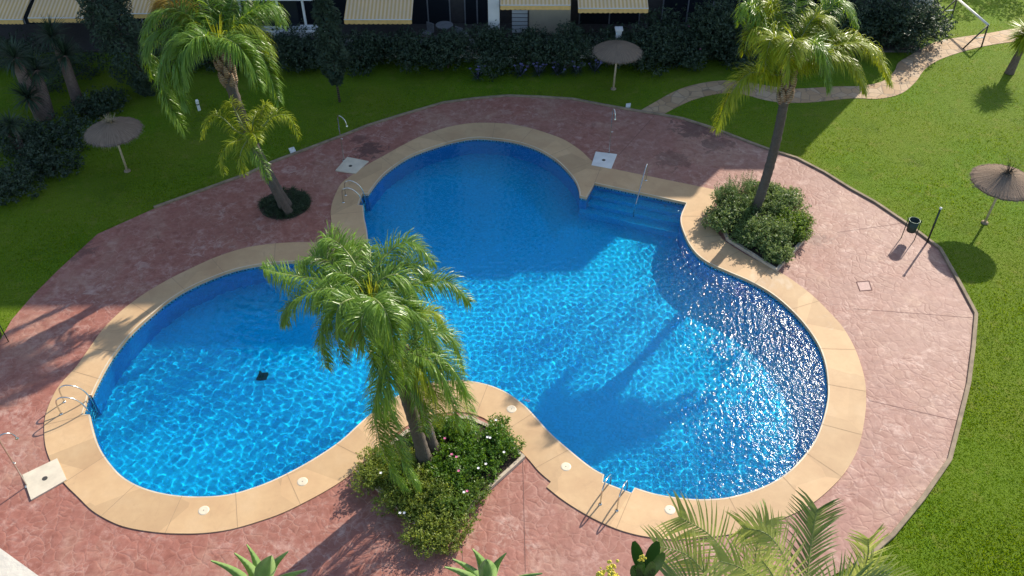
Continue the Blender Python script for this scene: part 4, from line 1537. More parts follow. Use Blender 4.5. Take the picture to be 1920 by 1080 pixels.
# round bed below the left palms
cbed = at(535, 384)
root = thing("palm_bed", tuple(cbed), "round bed of dark lily turf around the base of the left palms", "plant bed")
mb = MB()
mb.lathe((cbed.x, cbed.y, ZD), [(0.001, 0.02), (0.98, 0.02), (1.02, 0.0)], 40)
mb.build("soil", M["soil"], root)
rg = random.Random(9)
Q = []
for k in range(150):
    a, q = rg.uniform(0, 6.28), math.sqrt(rg.random()) * 0.95
    A = rosette_quads(cbed + Vector((q * math.cos(a), q * math.sin(a), 0.05)), 18, 0.30, 0.022, rg, 15, 80, 0.9)
    Q.append(A)
quads_object("turf", np.concatenate(Q), M["bed"], root)


# ------------------------------------------------------------------ flower beds by the pool
def planter(corners, label, front):
    w = [at(*p, 0.16) for p in corners]
    c = sum(w, Vector()) / len(w)
    root = thing("flower_bed", (c.x, c.y, ZD), label, "plant bed", "bordered beds at the pool edge")
    if sum(w[i].x * w[(i + 1) % len(w)].y - w[(i + 1) % len(w)].x * w[i].y for i in range(len(w))) < 0:
        w = w[::-1]
    inn = [c + (p - c) * (1 - 0.13 / (p - c).length) for p in w]
    mb = MB()
    mb.region([(p.x, p.y) for p in w], [[(p.x, p.y) for p in inn]], 0.16)
    mb.wall(w, 0.0, 0.16, 0, False)
    mb.wall(inn, 0.0, 0.16, 0, True)
    mb.build("border", M["border"], root)
    mb = MB()
    mb.region([(p.x, p.y) for p in inn], [], 0.12)
    mb.build("soil", M["soil"], root)
    return root


planter([(668, 881), (812, 1012), (985, 855), (932, 802), (880, 779), (820, 781), (760, 806), (712, 845)], "kite shaped flower bed with stone border between the two near pool lobes", None)
planter([(1458, 506), (1524, 432), (1440, 362), (1352, 366), (1346, 400), (1362, 446)], "stone bordered bed beside the steps holding the windblown palm", None)


def plant(px, py, rx, ry, hh, nl, size, mat, label, seed, nlob=9, r0=0.22, r1=0.38, name="flowering_shrub", flowers=(), grp="shrubs in the near flower bed", aspect=0.5, z0=0.12):
    rg_ = np.random.default_rng(seed)
    c = at(px, py, z0)
    fl = []
    for (fx, fy, fm) in flowers:
        fl.append((at(fx, fy, z0 + hh * 0.95), M[fm]))
    return bush(name, c, ring_lobes(rg_, rx, ry, hh, nlob, r0, r1), nl, size, mat, label, "shrub", grp, seed, aspect, 5, flowers=fl)


plant(915, 835, 1.1, 0.95, 0.85, 9500, 0.075, M["shrubd"], "dense dark green shrub with white flowers at the right corner of the near bed", 401, 22, flowers=[(930, 788, 'petal'), (914, 820, 'petal'), (919, 821, 'petal'), (945, 848, 'petal')])
plant(862, 885, 1.15, 1.0, 0.72, 9500, 0.075, M["shrubd"], "mid green shrub with pink and white flowers in the middle of the near bed", 402, 22, flowers=[(834, 822, 'pink'), (847, 852, 'pink'), (856, 857, 'pink'), (897, 878, 'petal'), (911, 870, 'petal'), (860, 883, 'pink')])
plant(862, 940, 1.0, 0.9, 0.66, 8000, 0.07, M["shrub"], "light green shrub with a pale pink flower along the right border of the near bed", 403, 20, flowers=[(870, 923, 'petal'), (876, 921, 'pink')])
plant(795, 930, 1.0, 0.95, 0.70, 8000, 0.075, M["shrubo"], "olive green shrub in front of the two palm trunks", 404, 20)
plant(735, 882, 1.05, 0.85, 0.62, 7500, 0.07, M["shrubo"], "olive shrub at the left corner of the near bed under the hanging frond", 405, 20, flowers=[(714, 887, 'petal'), (737, 882, 'petal'), (750, 962, 'petal'), (758, 962, 'petal')])
plant(812, 995, 1.15, 0.85, 0.6, 10000, 0.07, M["shrubo"], "straggling olive shrub spilling over the front corner of the near bed", 406, 24)
plant(830, 820, 1.2, 0.6, 0.6, 6500, 0.07, M["shrubd"], "low shrub with reddish twigs along the coping behind the palms", 407, 16)
plant(712, 900, 0.75, 0.6, 0.5, 5000, 0.07, M["shrubo"], "small olive shrub on the border at the left corner of the near bed", 408, 14)
plant(760, 945, 0.8, 0.65, 0.55, 5500, 0.07, M["shrubo"], "olive shrub leaning over the front left border of the near bed", 409, 14)
G2 = "bushes in the bed by the steps"
plant(1378, 402, 1.2, 1.25, 1.15, 10500, 0.085, M["shrubg"], "grey green bush left of the windblown palm trunk", 411, 24, 0.25, 0.42, "oleander_bush", (), G2)
plant(1455, 395, 1.25, 1.1, 1.0, 10000, 0.085, M["shrubg"], "grey green bush behind the windblown palm trunk", 412, 24, 0.25, 0.42, "oleander_bush", (), G2)
plant(1430, 450, 1.3, 1.05, 0.95, 10500, 0.085, M["shrubg"], "dense bush at the front corner of the bed by the steps", 413, 24, 0.25, 0.42, "oleander_bush", (), G2)
plant(1485, 435, 0.9, 0.9, 0.8, 8000, 0.08, M["shrub"], "light green bush at the right corner of the bed by the steps", 414, 18, 0.22, 0.36, "oleander_bush", (), G2)
plant(1452, 476, 0.75, 0.6, 0.6, 5500, 0.08, M["shrubg"], "low bush at the very front corner of the bed by the steps", 415, 14, 0.2, 0.32, "oleander_bush", (), G2)
plant(1352, 425, 0.7, 0.8, 0.8, 5500, 0.08, M["shrubg"], "bush leaning over the pool side border of the bed by the steps", 416, 14, 0.22, 0.36, "oleander_bush", (), G2)
plant(1420, 372, 1.0, 0.7, 0.9, 6500, 0.08, M["shrubg"], "bush along the back border of the bed by the steps", 417, 16, 0.22, 0.36, "oleander_bush", (), G2)
# upright sprigs sticking out of the steps bed
for i, (px, py) in enumerate([(1348, 398), (1368, 385), (1392, 380)]):
    c = at(px, py, 0.12)
    rg = random.Random(430 + i)
    root = thing("rosemary_plant", tuple(c), ["upright leafy sprigs nearest the steps", "upright leafy sprigs second from the steps", "upright leafy sprigs just left of the palm trunk"][i] + " at the back of the bed", "shrub", "upright sprigs in the bed by the steps")
    Q = []
    for s in range(14):
        tip = c + Vector((rg.uniform(-.35, .35), rg.uniform(-.3, .3), rg.uniform(0.9, 1.5)))
        for k in range(46):
            t = 0.25 + 0.75 * k / 46
            p = c.lerp(tip, t)
            a = k * 2.4
            d = Vector((math.cos(a), math.sin(a), 0.8)).normalized() * rg.uniform(0.07, 0.11)
            w = d.cross(Vector((0, 0, 1))).normalized() * 0.014
            Q.append((p, p + d * 0.5 + w, p + d, p + d * 0.5 - w))
    quads_object("foliage", np.array([[tuple(v) for v in q] for q in Q]), M["shrubg"], root)
    mb = MB()
    for s in range(6):
        mb.tube([c, c + Vector((rg.uniform(-.3, .3), rg.uniform(-.3, .3), 1.0))], [0.012, 0.004], 5)
    mb.build("stem", M["bark"], root)

# ------------------------------------------------------------------ lawn blades
def tufts():
    rgx = np.random.default_rng(77)
    pts = []
    want = 330000
    while sum(len(p) for p in pts) < want:
        px = rgx.uniform(-420, 2500, 200000)
        py = rgx.uniform(-30, 1180, 200000)
        u, v = (px - 960) / FOC, (py - 540) / FOC
        dx, dy, dz = u, CP - v * SP, -SP - v * CP
        t = H / -dz
        P = np.c_[dx * t, dy * t]
        ok = ~inside(P, deck_loop) & ~inside(P, path_loop)
        pts.append(P[ok])
    P = np.concatenate(pts)[:want]
    n = len(P)
    h = rgx.uniform(0.02, 0.055, n) * (0.8 + 0.5 * np.sin(P[:, 0] * 0.8) * np.sin(P[:, 1] * 0.9))
    a = rgx.uniform(0, 2 * math.pi, n)
    s = np.c_[np.cos(a), np.sin(a), np.zeros(n)] * rgx.uniform(0.008, 0.018, n)[:, None]
    lean = np.c_[rgx.normal(size=n) * 0.03 + 0.015, rgx.normal(size=n) * 0.03, h]
    B = np.c_[P, np.zeros(n)]
    return np.stack([B - s, B + s, B + s * 0.3 + lean, B - s * 0.3 + lean], 1)


go = quads_object("grass", tufts(), M["blade"])
tag(go, "short mown grass blades covering the lawn around the deck", "grass", None, "stuff")

# ------------------------------------------------------------------ far building
FY = 45.0
bld = thing("apartment_building", (0, FY, 0), "pale apartment block with striped awnings over its ground floor terraces", "building")
prof = [(-48, 11.8, 18.1), (11.8, 15.2, 15.2), (15.2, 17.1, 14.9), (17.1, 19.5, 12.8), (19.5, 21.4, 11.1), (21.4, 22.3, 10.2)]
for k, (a, b, z) in enumerate(prof):
    mb = MB()
    mb.box((a, FY + 0.004 * k, -0.2), (b, FY + 14, z))
    mb.build("wall", M["render"], bld)
    mb = MB()
    mb.box((a - 0.0, FY - 0.12, z - 0.25 + 0.002 * k), (b, FY - 0.002, z + 0.12))
    mb.build("parapet", M["cream"], bld)
mb = MB()
mb.box((17.25, FY + 0.3, 12.8), (17.85, FY + 0.9, 15.3))
mb.build("chimney", M["render"], bld)
# upper windows and balconies (out of the photograph, above it)
proto = None
for fl in range(5):
    z = 3.6 + fl * 3.0
    for x in np.arange(-42, 20, 5.2):
        top = [p[2] for p in prof if p[0] <= x + 1.6 <= p[1]]
        if not top or z + 2.6 > top[0]:
            continue
        if proto is None:
            mb = MB()
            for q in ((0, 0, 0, 2.4, .06, .1), (0, 0, 2.2, 2.4, .06, 2.3), (0, 0, .1, .1, .06, 2.2), (2.3, 0, .1, 2.4, .06, 2.2), (1.15, 0, .1, 1.25, .06, 2.2)):
                mb.box((x + q[0], FY - 0.07, z + q[2]), (x + q[3], FY - 0.01, z + q[5]))
            f = mb.build("window", M["frame"], bld)
            mb = MB()
            mb.box((x + .1, FY - 0.03, z + .1), (x + 2.3, FY - 0.02, z + 2.2))
            g = mb.build("pane", M["glass"], f)
            proto = (f, g, x, z)
        else:
            f0, g0, px_, pz_ = proto
            f, g = f0.copy(), g0.copy()
            sc.collection.objects.link(f)
            sc.collection.objects.link(g)
            g.parent = f
            f.location = (x - px_, 0, z - pz_)
# ground floor terraces, with painted recess shade
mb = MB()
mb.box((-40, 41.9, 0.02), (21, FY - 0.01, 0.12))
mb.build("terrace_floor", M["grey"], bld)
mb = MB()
mb.box((-40, FY - 0.012, 0.125), (21, FY - 0.006, 3.4))  # flat dark sheet painted in place of the shade under the awnings
mb.build("recess_shade_sheet", M["grey"], bld)
for a, b in [(-37, -31), (-29.5, -25), (-22, -16.5), (-12.3, -8.6), (-8.0, -3.3), (-2.5, -1.2), (3.6, 6.8), (8.0, 12), (13, 18)]:
    mb = MB()
    mb.box((a, FY - 0.06, 0.13), (b, FY - 0.015, 2.5))
    w_ = mb.build("glass_door", M["glass"], bld)
    mb = MB()
    nb = max(2, int((b - a) / 1.1))
    for q in range(nb + 1):
        xx = a + (b - a) * q / nb
        mb.box((xx - 0.035, FY - 0.09, 0.131), (xx + 0.035, FY - 0.062, 2.5))
    mb.build("frame", M["dull"], w_)
# beige bay with shutter between the pillar and the right awnings
mb = MB()
mb.box((0.9, 43.2, 0.13), (3.0, FY - 0.02, 2.4))
mb.build("beige_bay", M["cream"], bld)
mb = MB()
for k in range(8):
    mb.box((0.0, 43.14, 0.5 + k * 0.21), (0.8, 43.19, 0.66 + k * 0.21))
mb.build("shutter", M["frame"], bld)


def pillar(x0, x1, y, z1):
    mb = MB()
    mb.box((x0, y, -0.05), (x1, y + 0.45, z1))
    mb.build("pillar", M["render"], bld)


pq = at_y(926, 30, 41.6)
pillar(pq.x - 0.28, pq.x + 0.28, 41.45, 3.3)


def awning(xl, xr, yb, label=None, y0=41.2, side=0.0):
    """Cloth sloping from the facade down to its front bar; the front bar projects to photo row yb."""
    a = at_y(xl, yb, y0)
    b = at_y(xr, yb - side, y0)
    za = (a.z + b.z) / 2
    zt = za + 1.25
    x0, x1 = a.x, b.x
    nseg = 10
    mb = MB()
    vs, fs = [], []
    for i in range(nseg + 1):
        t = i / nseg
        y = FY - 0.2 + (y0 - FY + 0.2) * t
        z = zt + (za - zt) * t - 0.05 * math.sin(math.pi * t)
        vs += [(x0, y, z), (x1, y, z)]
    for i in range(nseg):
        fs.append((2 * i, 2 * i + 1, 2 * i + 3, 2 * i + 2))
    nv = len(vs)
    vs += [(x, y, z - 0.012) for x, y, z in vs]
    fs += [tuple(q + nv for q in f[::-1]) for f in fs]
    mb.add(vs, fs)
    aw = mb.build("awning", M["awning"], bld, True)
    mb = MB()
    m_ = 14 if x1 - x0 < 4 else 22
    vs, fs = [], []
    n_ = m_ * 6
    for i in range(n_ + 1):
        x = x0 + (x1 - x0) * i / n_
        d = 0.19 + 0.035 * abs(math.sin(math.pi * i / 6))
        vs += [(x, y0 - 0.012, za - 0.03), (x, y0 - 0.03, za - 0.03 - d)]
    for i in range(n_):
        fs.append((2 * i, 2 * i + 1, 2 * i + 3, 2 * i + 2))
    mb.add(vs, fs)
    mb.build("valance", M["valance"], aw)
    mb = MB()
    mb.tube([(x0, y0, za - 0.02), (x1, y0, za - 0.02)], 0.025, 8)
    mb.build("front_bar", M["frame"], aw, True)
    for xx in (x0 + 0.15, x1 - 0.15):
        mb = MB()
        mb.tube([(xx, y0, za - 0.05), (xx, (y0 + FY) / 2, za + 0.3), (xx, FY, za + 0.5)], 0.02, 6)
        mb.build("arm", M["frame"], aw, True)


awning(-60, 42, 36)
awning(52, 157, 33)
awning(225, 312, 25)
awning(645, 772, 37, side=2)
awning(938, 1070, 10, side=2)
awning(1084, 1216, 16, side=2)

# glazed white enclosure left of the wide awning
gl, gr_, gb = at_y(455, 50, 41.7), at_y(600, 48, 41.7), at_y(530, 49, 41.7)
en = MB()
zb = gb.z
en.box((gl.x, 41.6, zb - 0.10), (gr_.x, 41.85, zb))
for px_ in (458, 527, 574):
    q = at_y(px_, 49, 41.7)
    en.box((q.x - 0.05, 41.66, zb + 0.003), (q.x + 0.05, 41.78, 2.9))
en.box((gl.x, 41.62, 2.903), (gr_.x, 41.82, 3.0))
fr_ = en.build("glazed_enclosure", M["frame"], bld)
en = MB()
en.box((gl.x + 0.05, 41.71, zb + 0.01), (gr_.x - 1.0, 41.72, 2.9))
en.build("pane", M["glass"], fr_)

# low white wall before the terraces
tw = thing("terrace_wall", (0, 41.2, 0), "low white rendered wall half hidden behind the dark hedge", "wall")
mb = MB()
mb.box((gl.x - 0.2, 41.25, -0.1), (gr_.x, 41.55, zb - 0.103))
mb.box((gr_.x + 0.005, 41.3, -0.1), (9.0, 41.5, 1.12))
mb.build("wall_face", M["render"], tw)
mb = MB()
mb.box((gr_.x + 0.005, 41.26, 1.121), (9.0, 41.54, 1.17))
mb.build("wall_cap", M["grey"], tw)

# pale post behind the back parasol
q = at_y(1160, 60, 40.9)
root = thing("concrete_post", (q.x, 40.9, 0), "pale square concrete post just behind the back parasol", "post")
mb = MB()
mb.box((q.x - 0.14, 40.76, -0.05), (q.x + 0.14, 41.04, 1.75))
mb.build("shaft", M["render"], root)
mb = MB()
mb.box((q.x - 0.19, 40.71, 1.752), (q.x + 0.19, 41.09, 1.83))
mb.build("cap", M["render"], root)

# white bracket at the end of the glazed terrace
q = at_y(597, 58, 41.2)
root = thing("wall_bracket", (q.x, 41.2, q.z), "small white bracket at the right end of the glazed terrace", "bracket")
mb = MB()
mb.box((q.x - 0.3, 41.1, q.z - 0.04), (q.x + 0.05, 41.22, q.z + 0.04))
mb.box((q.x - 0.02, 40.98, q.z - 0.2), (q.x + 0.06, 41.09, q.z + 0.04))
mb.build("arm", M["frame"], root)
mb = MB()
mb.box((q.x + 0.051, 41.05, q.z + 0.03), (q.x + 0.35, 41.2, q.z + 0.13))
mb.build("lamp_head", M["frame"], root)


# terrace furniture in the shade
def chair(x, y, rot, label):
    root = thing("patio_chair", (x, y, 0.12), label, "chair", "patio chairs on the shaded terrace")
    root.rotation_euler = (0, 0, rot)
    def part(name, fn):
        mb_ = MB()
        fn(mb_)
        mb_.v = [(a + x, b + y, c + 0.12) for a, b, c in mb_.v]
        return mb_.build(name, M["dull"], root)
    part("seat", lambda m_: m_.box((-.23, -.23, .42), (.23, .23, .46)))
    part("backrest", lambda m_: m_.box((-.23, .235, .46), (.23, .27, .9)))
    for sx in (-.2, .2):
        for sy in (-.2, .2):
            part("leg", lambda m_: m_.tube([(sx, sy, 0), (sx * .95, sy * .95, .419)], .018, 6))


q = at_y(865, 34, 42.9)
chair(q.x, 42.9, 2.6, "grey patio chair left of the white pillar in the dark terrace")
q = at_y(800, 34, 43.0)
chair(q.x, 43.0, -0.6, "grey patio chair right of the wide awning in the dark terrace")
q = at_y(832, 30, 43.2)
root = thing("patio_table", (q.x, 43.3, 0.12), "small grey patio table between two chairs on the dark terrace", "table")
mb = MB()
mb.lathe((q.x, 43.3, 0.12), [(0.001, 0.74), (0.45, 0.74), (0.45, 0.70), (0.001, 0.70)], 24)
mb.build("tabletop", M["dull"], root)
mb = MB()
mb.lathe((q.x, 43.3, 0.12), [(0.25, 0.0), (0.22, 0.03), (0.035, 0.06), (0.035, 0.699)], 14)
mb.build("pedestal", M["dull"], root)

# small white garden lamp in front of the left palm fronds
gb_ = at(374, 207)
root = thing("garden_lamp", tuple(gb_), "small white banded garden lamp on the lawn by the tall left palm", "lamp")
mb = MB()
mb.lathe(gb_, [(0.07, 0), (0.07, 0.30), (0.001, 0.30)], 14)
mb.build("lamp_body", M["white"], root, False)
mb = MB()
mb.lathe(gb_ + Vector((0, 0, 0.30)), [(0.06, 0.0), (0.06, 0.06), (0.001, 0.06)], 14)
mb.build("band", M["black"], root)
mb = MB()
mb.lathe(gb_ + Vector((0, 0, 0.36)), [(0.075, 0.001), (0.075, 0.16), (0.05, 0.2), (0.001, 0.21)], 14)
mb.build("lamp_head", M["white"], root)

# swing frame on the path at the upper right
s1, s2 = at(1805, 92), at(1840, 88)
apex = at_y(1853, 47, (s1.y + s2.y) / 2 + 0.3)
far = apex + Vector((-0.4, 3.2, 0.0))
root = thing("swing_frame", tuple((s1 + s2) / 2), "white topped swing frame with dark splayed legs straddling the stone path", "swing")
mb = MB()
mb.tube([apex, far], 0.06, 10)
mb.build("top_beam", M["white"], root, True)
for e, d in ((apex, Vector((0, 0, 0))), (far, far - apex)):
    for sgn, s in ((0, s1), (1, s2)):
        mb = MB()
        mb.tube([e, Vector((s.x, s.y, 0)) + Vector((d.x, d.y, 0))], 0.04, 8)
        mb.build("leg", M["black"], root, True)
    mb = MB()
    p = [e.lerp(Vector((s.x + d.x, s.y + d.y, 0)), 0.55) for s in (s1, s2)]
    mb.tube(p, 0.03, 8)
    mb.build("cross_bar", M["white"], root, True)

# trees beyond the top right corner; their shade falls on the far lawn
def round_tree(x, y, h, r, label, seed):
    rgx = np.random.default_rng(seed)
    root = thing("garden_tree", (x, y, 0), label, "tree", "trees at the far right of the lawn")
    mb = MB()
    mb.tube([(x, y, -0.1), (x + 0.1, y, h * 0.35), (x, y + 0.1, h * 0.75)], [0.2, 0.15, 0.06], 9)
    for k in range(5):
        a = k * 1.3
        mb.tube([(x + .1, y, h * 0.4), (x + math.cos(a) * r * .6, y + math.sin(a) * r * .6, h * 0.7)], [0.09, 0.03], 6)
    mb.build("trunk", M["bark"], root, True)
    lb = [(x + rgx.normal() * r * .4, y + rgx.normal() * r * .4, h * rgx.uniform(.5, .85), r * .45, r * .45, r * .38) for _ in range(12)]
    P, d = lobes_points(lb, 5000, rgx)
    quads_object("crown", leaves(P, d, rgx, 0.24, 0.5), M["hedge"], root)


round_tree(30.0, 53.5, 5.0, 2.2, "dark leafy tree beyond the top right corner nearest the building", 501)
round_tree(34.0, 55.0, 5.0, 2.2, "dark leafy tree beyond the top right corner farther right", 502)

# ------------------------------------------------------------------ photographer's terrace (foreground)
def near(px, py, dz):
    return at(px, py, H - dz)


lz = 2.2
l1, l2 = near(-30, 1006, lz), near(95, 1096, lz)
root = thing("balcony_ledge", (l1.x, l1.y, H - lz - 0.2), "bright white balcony ledge corner at the bottom left", "ledge")
mb = MB()
dv = (l2 - l1).normalized()
nv = Vector((dv.y, -dv.x, 0))
if nv.y > 0:
    nv = -nv
poly = [l1 - dv * 0.8, l2 + dv * 0.6, l2 + dv * 0.6 + nv * 0.6, l1 - dv * 0.8 + nv * 0.6]
if sum(poly[i].x * poly[(i + 1) % 4].y - poly[(i + 1) % 4].x * poly[i].y for i in range(4)) < 0:
    poly = poly[::-1]
mb.region([(p.x, p.y) for p in poly], [], H - lz)
mb.wall(poly, H - lz - 0.2, H - lz, 0, False)
mb.build("coping_slab", M["cream2"], root)

TZ = 3.84
root = thing("planter_trough", (0.1, 1.77, H - TZ - 0.5), "long white planter trough below the picture carrying the terrace plants", "planter")
mb = MB()
zt = H - TZ
for lo, hi in (((-1.8, 1.40), (2.0, 1.45)), ((-1.8, 2.09), (2.0, 2.14)), ((-1.8, 1.451), (-1.75, 2.089)), ((1.95, 1.451), (2.0, 2.089))):
    mb.box((lo[0], lo[1], zt - 0.5), (hi[0], hi[1], zt))
mb.box((-1.749, 1.451, zt - 0.5), (1.949, 2.089, zt - 0.42))
mb.build("trough", M["render"], root)
mb = MB()
mb.box((-1.749, 1.451, zt - 0.419), (1.949, 2.089, zt - 0.05))
mb.build("soil", M["soil"], root)


def agave(px, py, depth, label, seed, tips):
    """Fleshy rosette; tips are photo points of the leaf points, reached from a heart below the picture."""
    rg = random.Random(seed)
    heart = at_y(px, py, depth)
    root = thing("agave_plant", tuple(heart), label, "agave", "agaves on the terrace edge")
    for (tx, ty, ty_d, wd) in tips:
        tip = at_y(tx, ty, depth + ty_d)
        L = (tip - heart).length
        d = (tip - heart).normalized()
        s = d.cross(Vector((0, 0.75, 0.65))).normalized()
        nn = s.cross(d).normalized()
        vs, fs = [], []
        N = 14
        for i in range(N + 1):
            t = i / N
            w = max(0.001, wd * (0.7 + 0.3 * min(1, t * 2)) * min(1, (1 - t) / 0.42) ** 0.9)
            th = 0.022 * (1 - t) + 0.003
            c = heart + d * L * t + nn * 0.05 * math.sin(math.pi * t) * (1 if rg.random() > 2 else 1)
            fold = 0.30 * w
            vs += [c - s * w / 2 + nn * fold, c - nn * th * 0.2, c + s * w / 2 + nn * fold, c - nn * (th + 0.003)]
        for i in range(N):
            for k in range(4):
                fs.append((i * 4 + k, i * 4 + (k + 1) % 4, (i + 1) * 4 + (k + 1) % 4, (i + 1) * 4 + k))
        mb = MB()
        mb.add(vs, fs)
        mb.build("leaf", M["agave"], root, True)
    mb = MB()
    mb.tube([heart - Vector((0, 0, 0.6)), heart], [0.05, 0.07], 10)
    mb.build("stem", M["agave"], root, True)


agave(485, 1165, 1.75, "pale green agave with pointed leaves rising at the bottom left of centre", 1,
      [(440, 1036, 0.10, 0.055), (463, 1020, 0.16, 0.05), (509, 1041, -0.06, 0.075), (540, 1033, 0.1, 0.055), (396, 1050, 0.02, 0.05), (575, 1068, 0.04, 0.05), (430, 1090, -0.12, 0.07), (560, 1100, -0.12, 0.07)])
agave(915, 1160, 1.75, "fresh green agave with pointed leaves rising at the bottom centre", 2,
      [(886, 1028, 0.12, 0.06), (913, 1048, -0.05, 0.07), (949, 1036, 0.1, 0.045), (849, 1047, 0.08, 0.05), (834, 1062, 0.0, 0.05), (1016, 1074, 0.08, 0.04), (860, 1095, -0.12, 0.07), (990, 1100, -0.1, 0.07)])

# glossy dark plant
def broad_leaf(mbx, p0, p1, wd, nrm, curl=0.15):
    p0, p1 = Vector(p0), Vector(p1)
    d = (p1 - p0)
    s = d.normalized().cross(Vector(nrm)).normalized()
    nn = s.cross(d.normalized()).normalized()
    N = 8
    vs, fs = [], []
    for i in range(N + 1):
        t = i / N
        w = wd * (math.sin(math.pi * min(1, 0.06 + t * 0.9)) ** 0.7) * (0.55 + 0.6 * t)
        if i == N:
            w = wd * 0.25
        c = p0 + d * t + nn * curl * d.length * (t - 0.5) ** 2
        vs += [c - s * w / 2 + nn * 0.12 * w, c, c + s * w / 2 + nn * 0.12 * w]
    for i in range(N):
        for k in range(2):
            fs.append((i * 3 + k, i * 3 + k + 1, i * 3 + k + 4, i * 3 + k + 3))
    mbx.add(vs, fs)


Y0 = 1.9
hp = at_y(1212, 1105, Y0)
root = thing("broad_leaf_plant", tuple(hp), "dark glossy broad leaved plant rising at the bottom beside the palm fronds", "plant")
for (a, b, w, dy) in [((1208, 1085), (1187, 1012), 0.055, 0.05), ((1208, 1075), (1233, 1014), 0.06, 0.08), ((1218, 1085), (1244, 1032), 0.05, 0.0), ((1205, 1095), (1184, 1056), 0.06, -0.05), ((1215, 1100), (1220, 1046), 0.05, -0.08),
                      ((1200, 1110), (1170, 1090), 0.05, -0.05), ((1200, 1085), (1200, 1048), 0.045, -0.08)]:
    mb = MB()
    broad_leaf(mb, at_y(a[0], a[1], Y0), at_y(b[0], b[1], Y0 + dy), w, (0, -0.7, 0.7))
    mb.build("leaf", M["jade"], root, True)
mb = MB()
mb.tube([at_y(1215, 1290, Y0 - 0.1), hp, at_y(1208, 1070, Y0)], 0.012, 8)
mb.build("stem", M["jade"], root, True)
mb = MB()
rg = random.Random(3)
for k in range(9):
    q = at_y(1204 + rg.uniform(-6, 6), 1047 + rg.uniform(-6, 6), Y0 - 0.06)
    mb.lathe(q, [(0.001, -0.006), (0.006, 0), (0.001, 0.006)], 6)
mb.build("flower", M["yellow"], root)

yb = at_y(1140, 1110, Y0)
root = thing("yellow_flower_plant", tuple(yb), "small plant with yellow bud clusters at the bottom edge left of the dark leaves", "flowering plant")
for (x, y, sp_) in [(1147, 1066, 13), (1125, 1078, 8), (1150, 1080, 10)]:
    mb = MB()
    mb.tube([at_y(1140, 1290, Y0 - 0.1), yb, at_y(x, y + 6, Y0)], 0.004, 6)
    mb.build("stem", M["rachis"], root, True)
    mb = MB()
    for k in range(26):
        q = at_y(x + rg.gauss(0, sp_ * .45), y + rg.gauss(0, sp_ * .45), Y0 + rg.uniform(-.03, .03))
        r_ = rg.uniform(0.004, 0.008)
        mb.lathe(q, [(0.001, -r_), (r_ * .8, -r_ * .5), (r_, 0), (r_ * .8, r_ * .5), (0.001, r_)], 7)
    mb.build("flower", M["yellow"], root, True)


# areca palm
M["areca"] = leaf_mat("areca leaflet", (0.20, 0.27, 0.07), (0.38, 0.42, 0.14), trans=0.5, rough=0.38)
M["arecad"] = leaf_mat("dark areca leaflet", (0.09, 0.15, 0.04), (0.19, 0.25, 0.08), trans=0.4, rough=0.36)


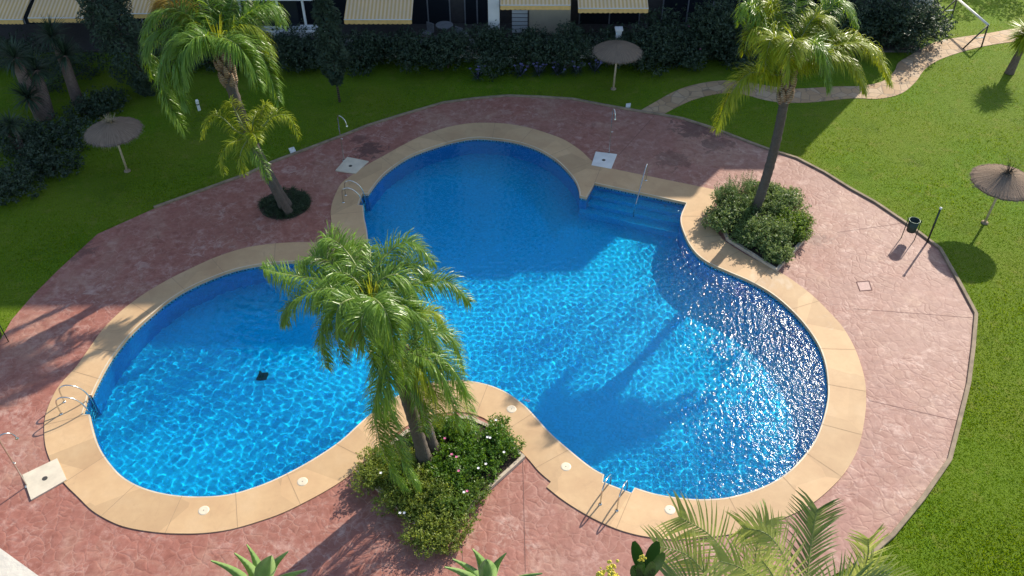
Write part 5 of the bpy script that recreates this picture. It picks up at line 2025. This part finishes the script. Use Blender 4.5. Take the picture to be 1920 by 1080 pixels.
def areca_frond(root, pts, leaf, mat, seed, n=30, spread=0.9, w=0.011):
    rg = random.Random(seed)
    P = spline([at_y(x, y + 22, d) for x, y, d in pts], 8)
    mb = MB()
    mb.tube(P, [0.0075 * (1 - 0.8 * i / (len(P) - 1)) for i in range(len(P))], 6)
    Q = []
    N = len(P) - 1
    for i in range(n):
        t = 0.22 + 0.78 * i / (n - 1)
        x = t * N
        k = min(int(x), N - 1)
        c = P[k].lerp(P[k + 1], x - k)
        tv = (P[k + 1] - P[k]).normalized()
        view = Vector((0, -0.7, 0.72))
        s = tv.cross(view).normalized()
        nn = s.cross(tv)
        l = leaf * (0.45 + 0.55 * math.sin(math.pi * (0.12 + 0.72 * t)))
        for sg in (-1, 1):
            dv = (s * sg * spread + tv * rg.uniform(0.75, 1.0) + nn * rg.uniform(0.05, 0.35)).normalized()
            wv = dv.cross(nn).normalized() * w * rg.uniform(0.8, 1.1)
            q0 = c
            pr = (q0 - wv * .5, q0 + wv * .5)
            wid = [1, 0.95, 0.7, 0.08]
            for j in range(1, 4):
                dv = (dv + Vector((0, 0, -0.10 * j)) + nn * -0.05).normalized()
                q0 = q0 + dv * l / 3
                nx_ = (q0 - wv * wid[j] * .5, q0 + wv * wid[j] * .5)
                Q.append((pr[0], pr[1], nx_[1], nx_[0]))
                pr = nx_
    A = np.array([[tuple(v) for v in q] for q in Q])
    tint = np.repeat(np.clip(np.random.default_rng(seed).normal(0.5, 0.25, len(A) // 3), 0, 1), 3)
    f = quads_object("frond", A, mat, root, tint)
    mb.build("stalk", M["rachis"], f, True)


ab = at_y(1450, 1250, 2.0)
root = thing("areca_palm", tuple(ab), "feathery areca palm fronds reaching up from the bottom right", "palm")
D0 = 2.2
AF = [([(1505, 1200, 2.1), (1512, 1080, 2.3), (1522, 990, 2.5), (1532, 935, 2.6)], 0.21, "arecad", 30, 0.75),
      ([(1440, 1180, 2.1), (1390, 1080, 2.3), (1340, 990, 2.4), (1275, 948, 2.45)], 0.20, "areca", 30, 0.8),
      ([(1470, 1200, 2.1), (1480, 1060, 2.3), (1445, 985, 2.4), (1395, 968, 2.45)], 0.17, "areca", 26, 0.8),
      ([(1400, 1180, 2.1), (1340, 1080, 2.2), (1290, 1020, 2.3), (1232, 1002, 2.3)], 0.18, "areca", 26, 0.8),
      ([(1560, 1180, 2.1), (1600, 1090, 2.2), (1650, 1055, 2.25), (1728, 1078, 2.3)], 0.17, "areca", 26, 0.7),
      ([(1540, 1200, 2.1), (1590, 1100, 2.25), (1625, 1030, 2.35), (1628, 990, 2.4)], 0.16, "areca", 24, 0.7),
      ([(1380, 1200, 2.0), (1350, 1120, 2.1), (1300, 1070, 2.15), (1250, 1060, 2.15)], 0.18, "arecad", 24, 0.8),
      ([(1430, 1200, 2.1), (1415, 1080, 2.35), (1420, 1000, 2.5), (1440, 955, 2.6)], 0.17, "areca", 26, 0.7),
      ([(1450, 1220, 2.0), (1440, 1110, 2.1), (1400, 1050, 2.15), (1350, 1030, 2.15)], 0.19, "areca", 26, 0.8),
      ([(1500, 1220, 2.0), (1540, 1120, 2.1), (1580, 1075, 2.15), (1640, 1072, 2.15)], 0.18, "arecad", 24, 0.8),
      ([(1470, 1230, 2.0), (1470, 1120, 2.05), (1450, 1060, 2.1), (1430, 1030, 2.1)], 0.17, "areca", 24, 0.8)]
for i, (pts, lf, mt, n_, spd) in enumerate(AF):
    areca_frond(root, pts, lf, M[mt], 600 + i, n_, spd)
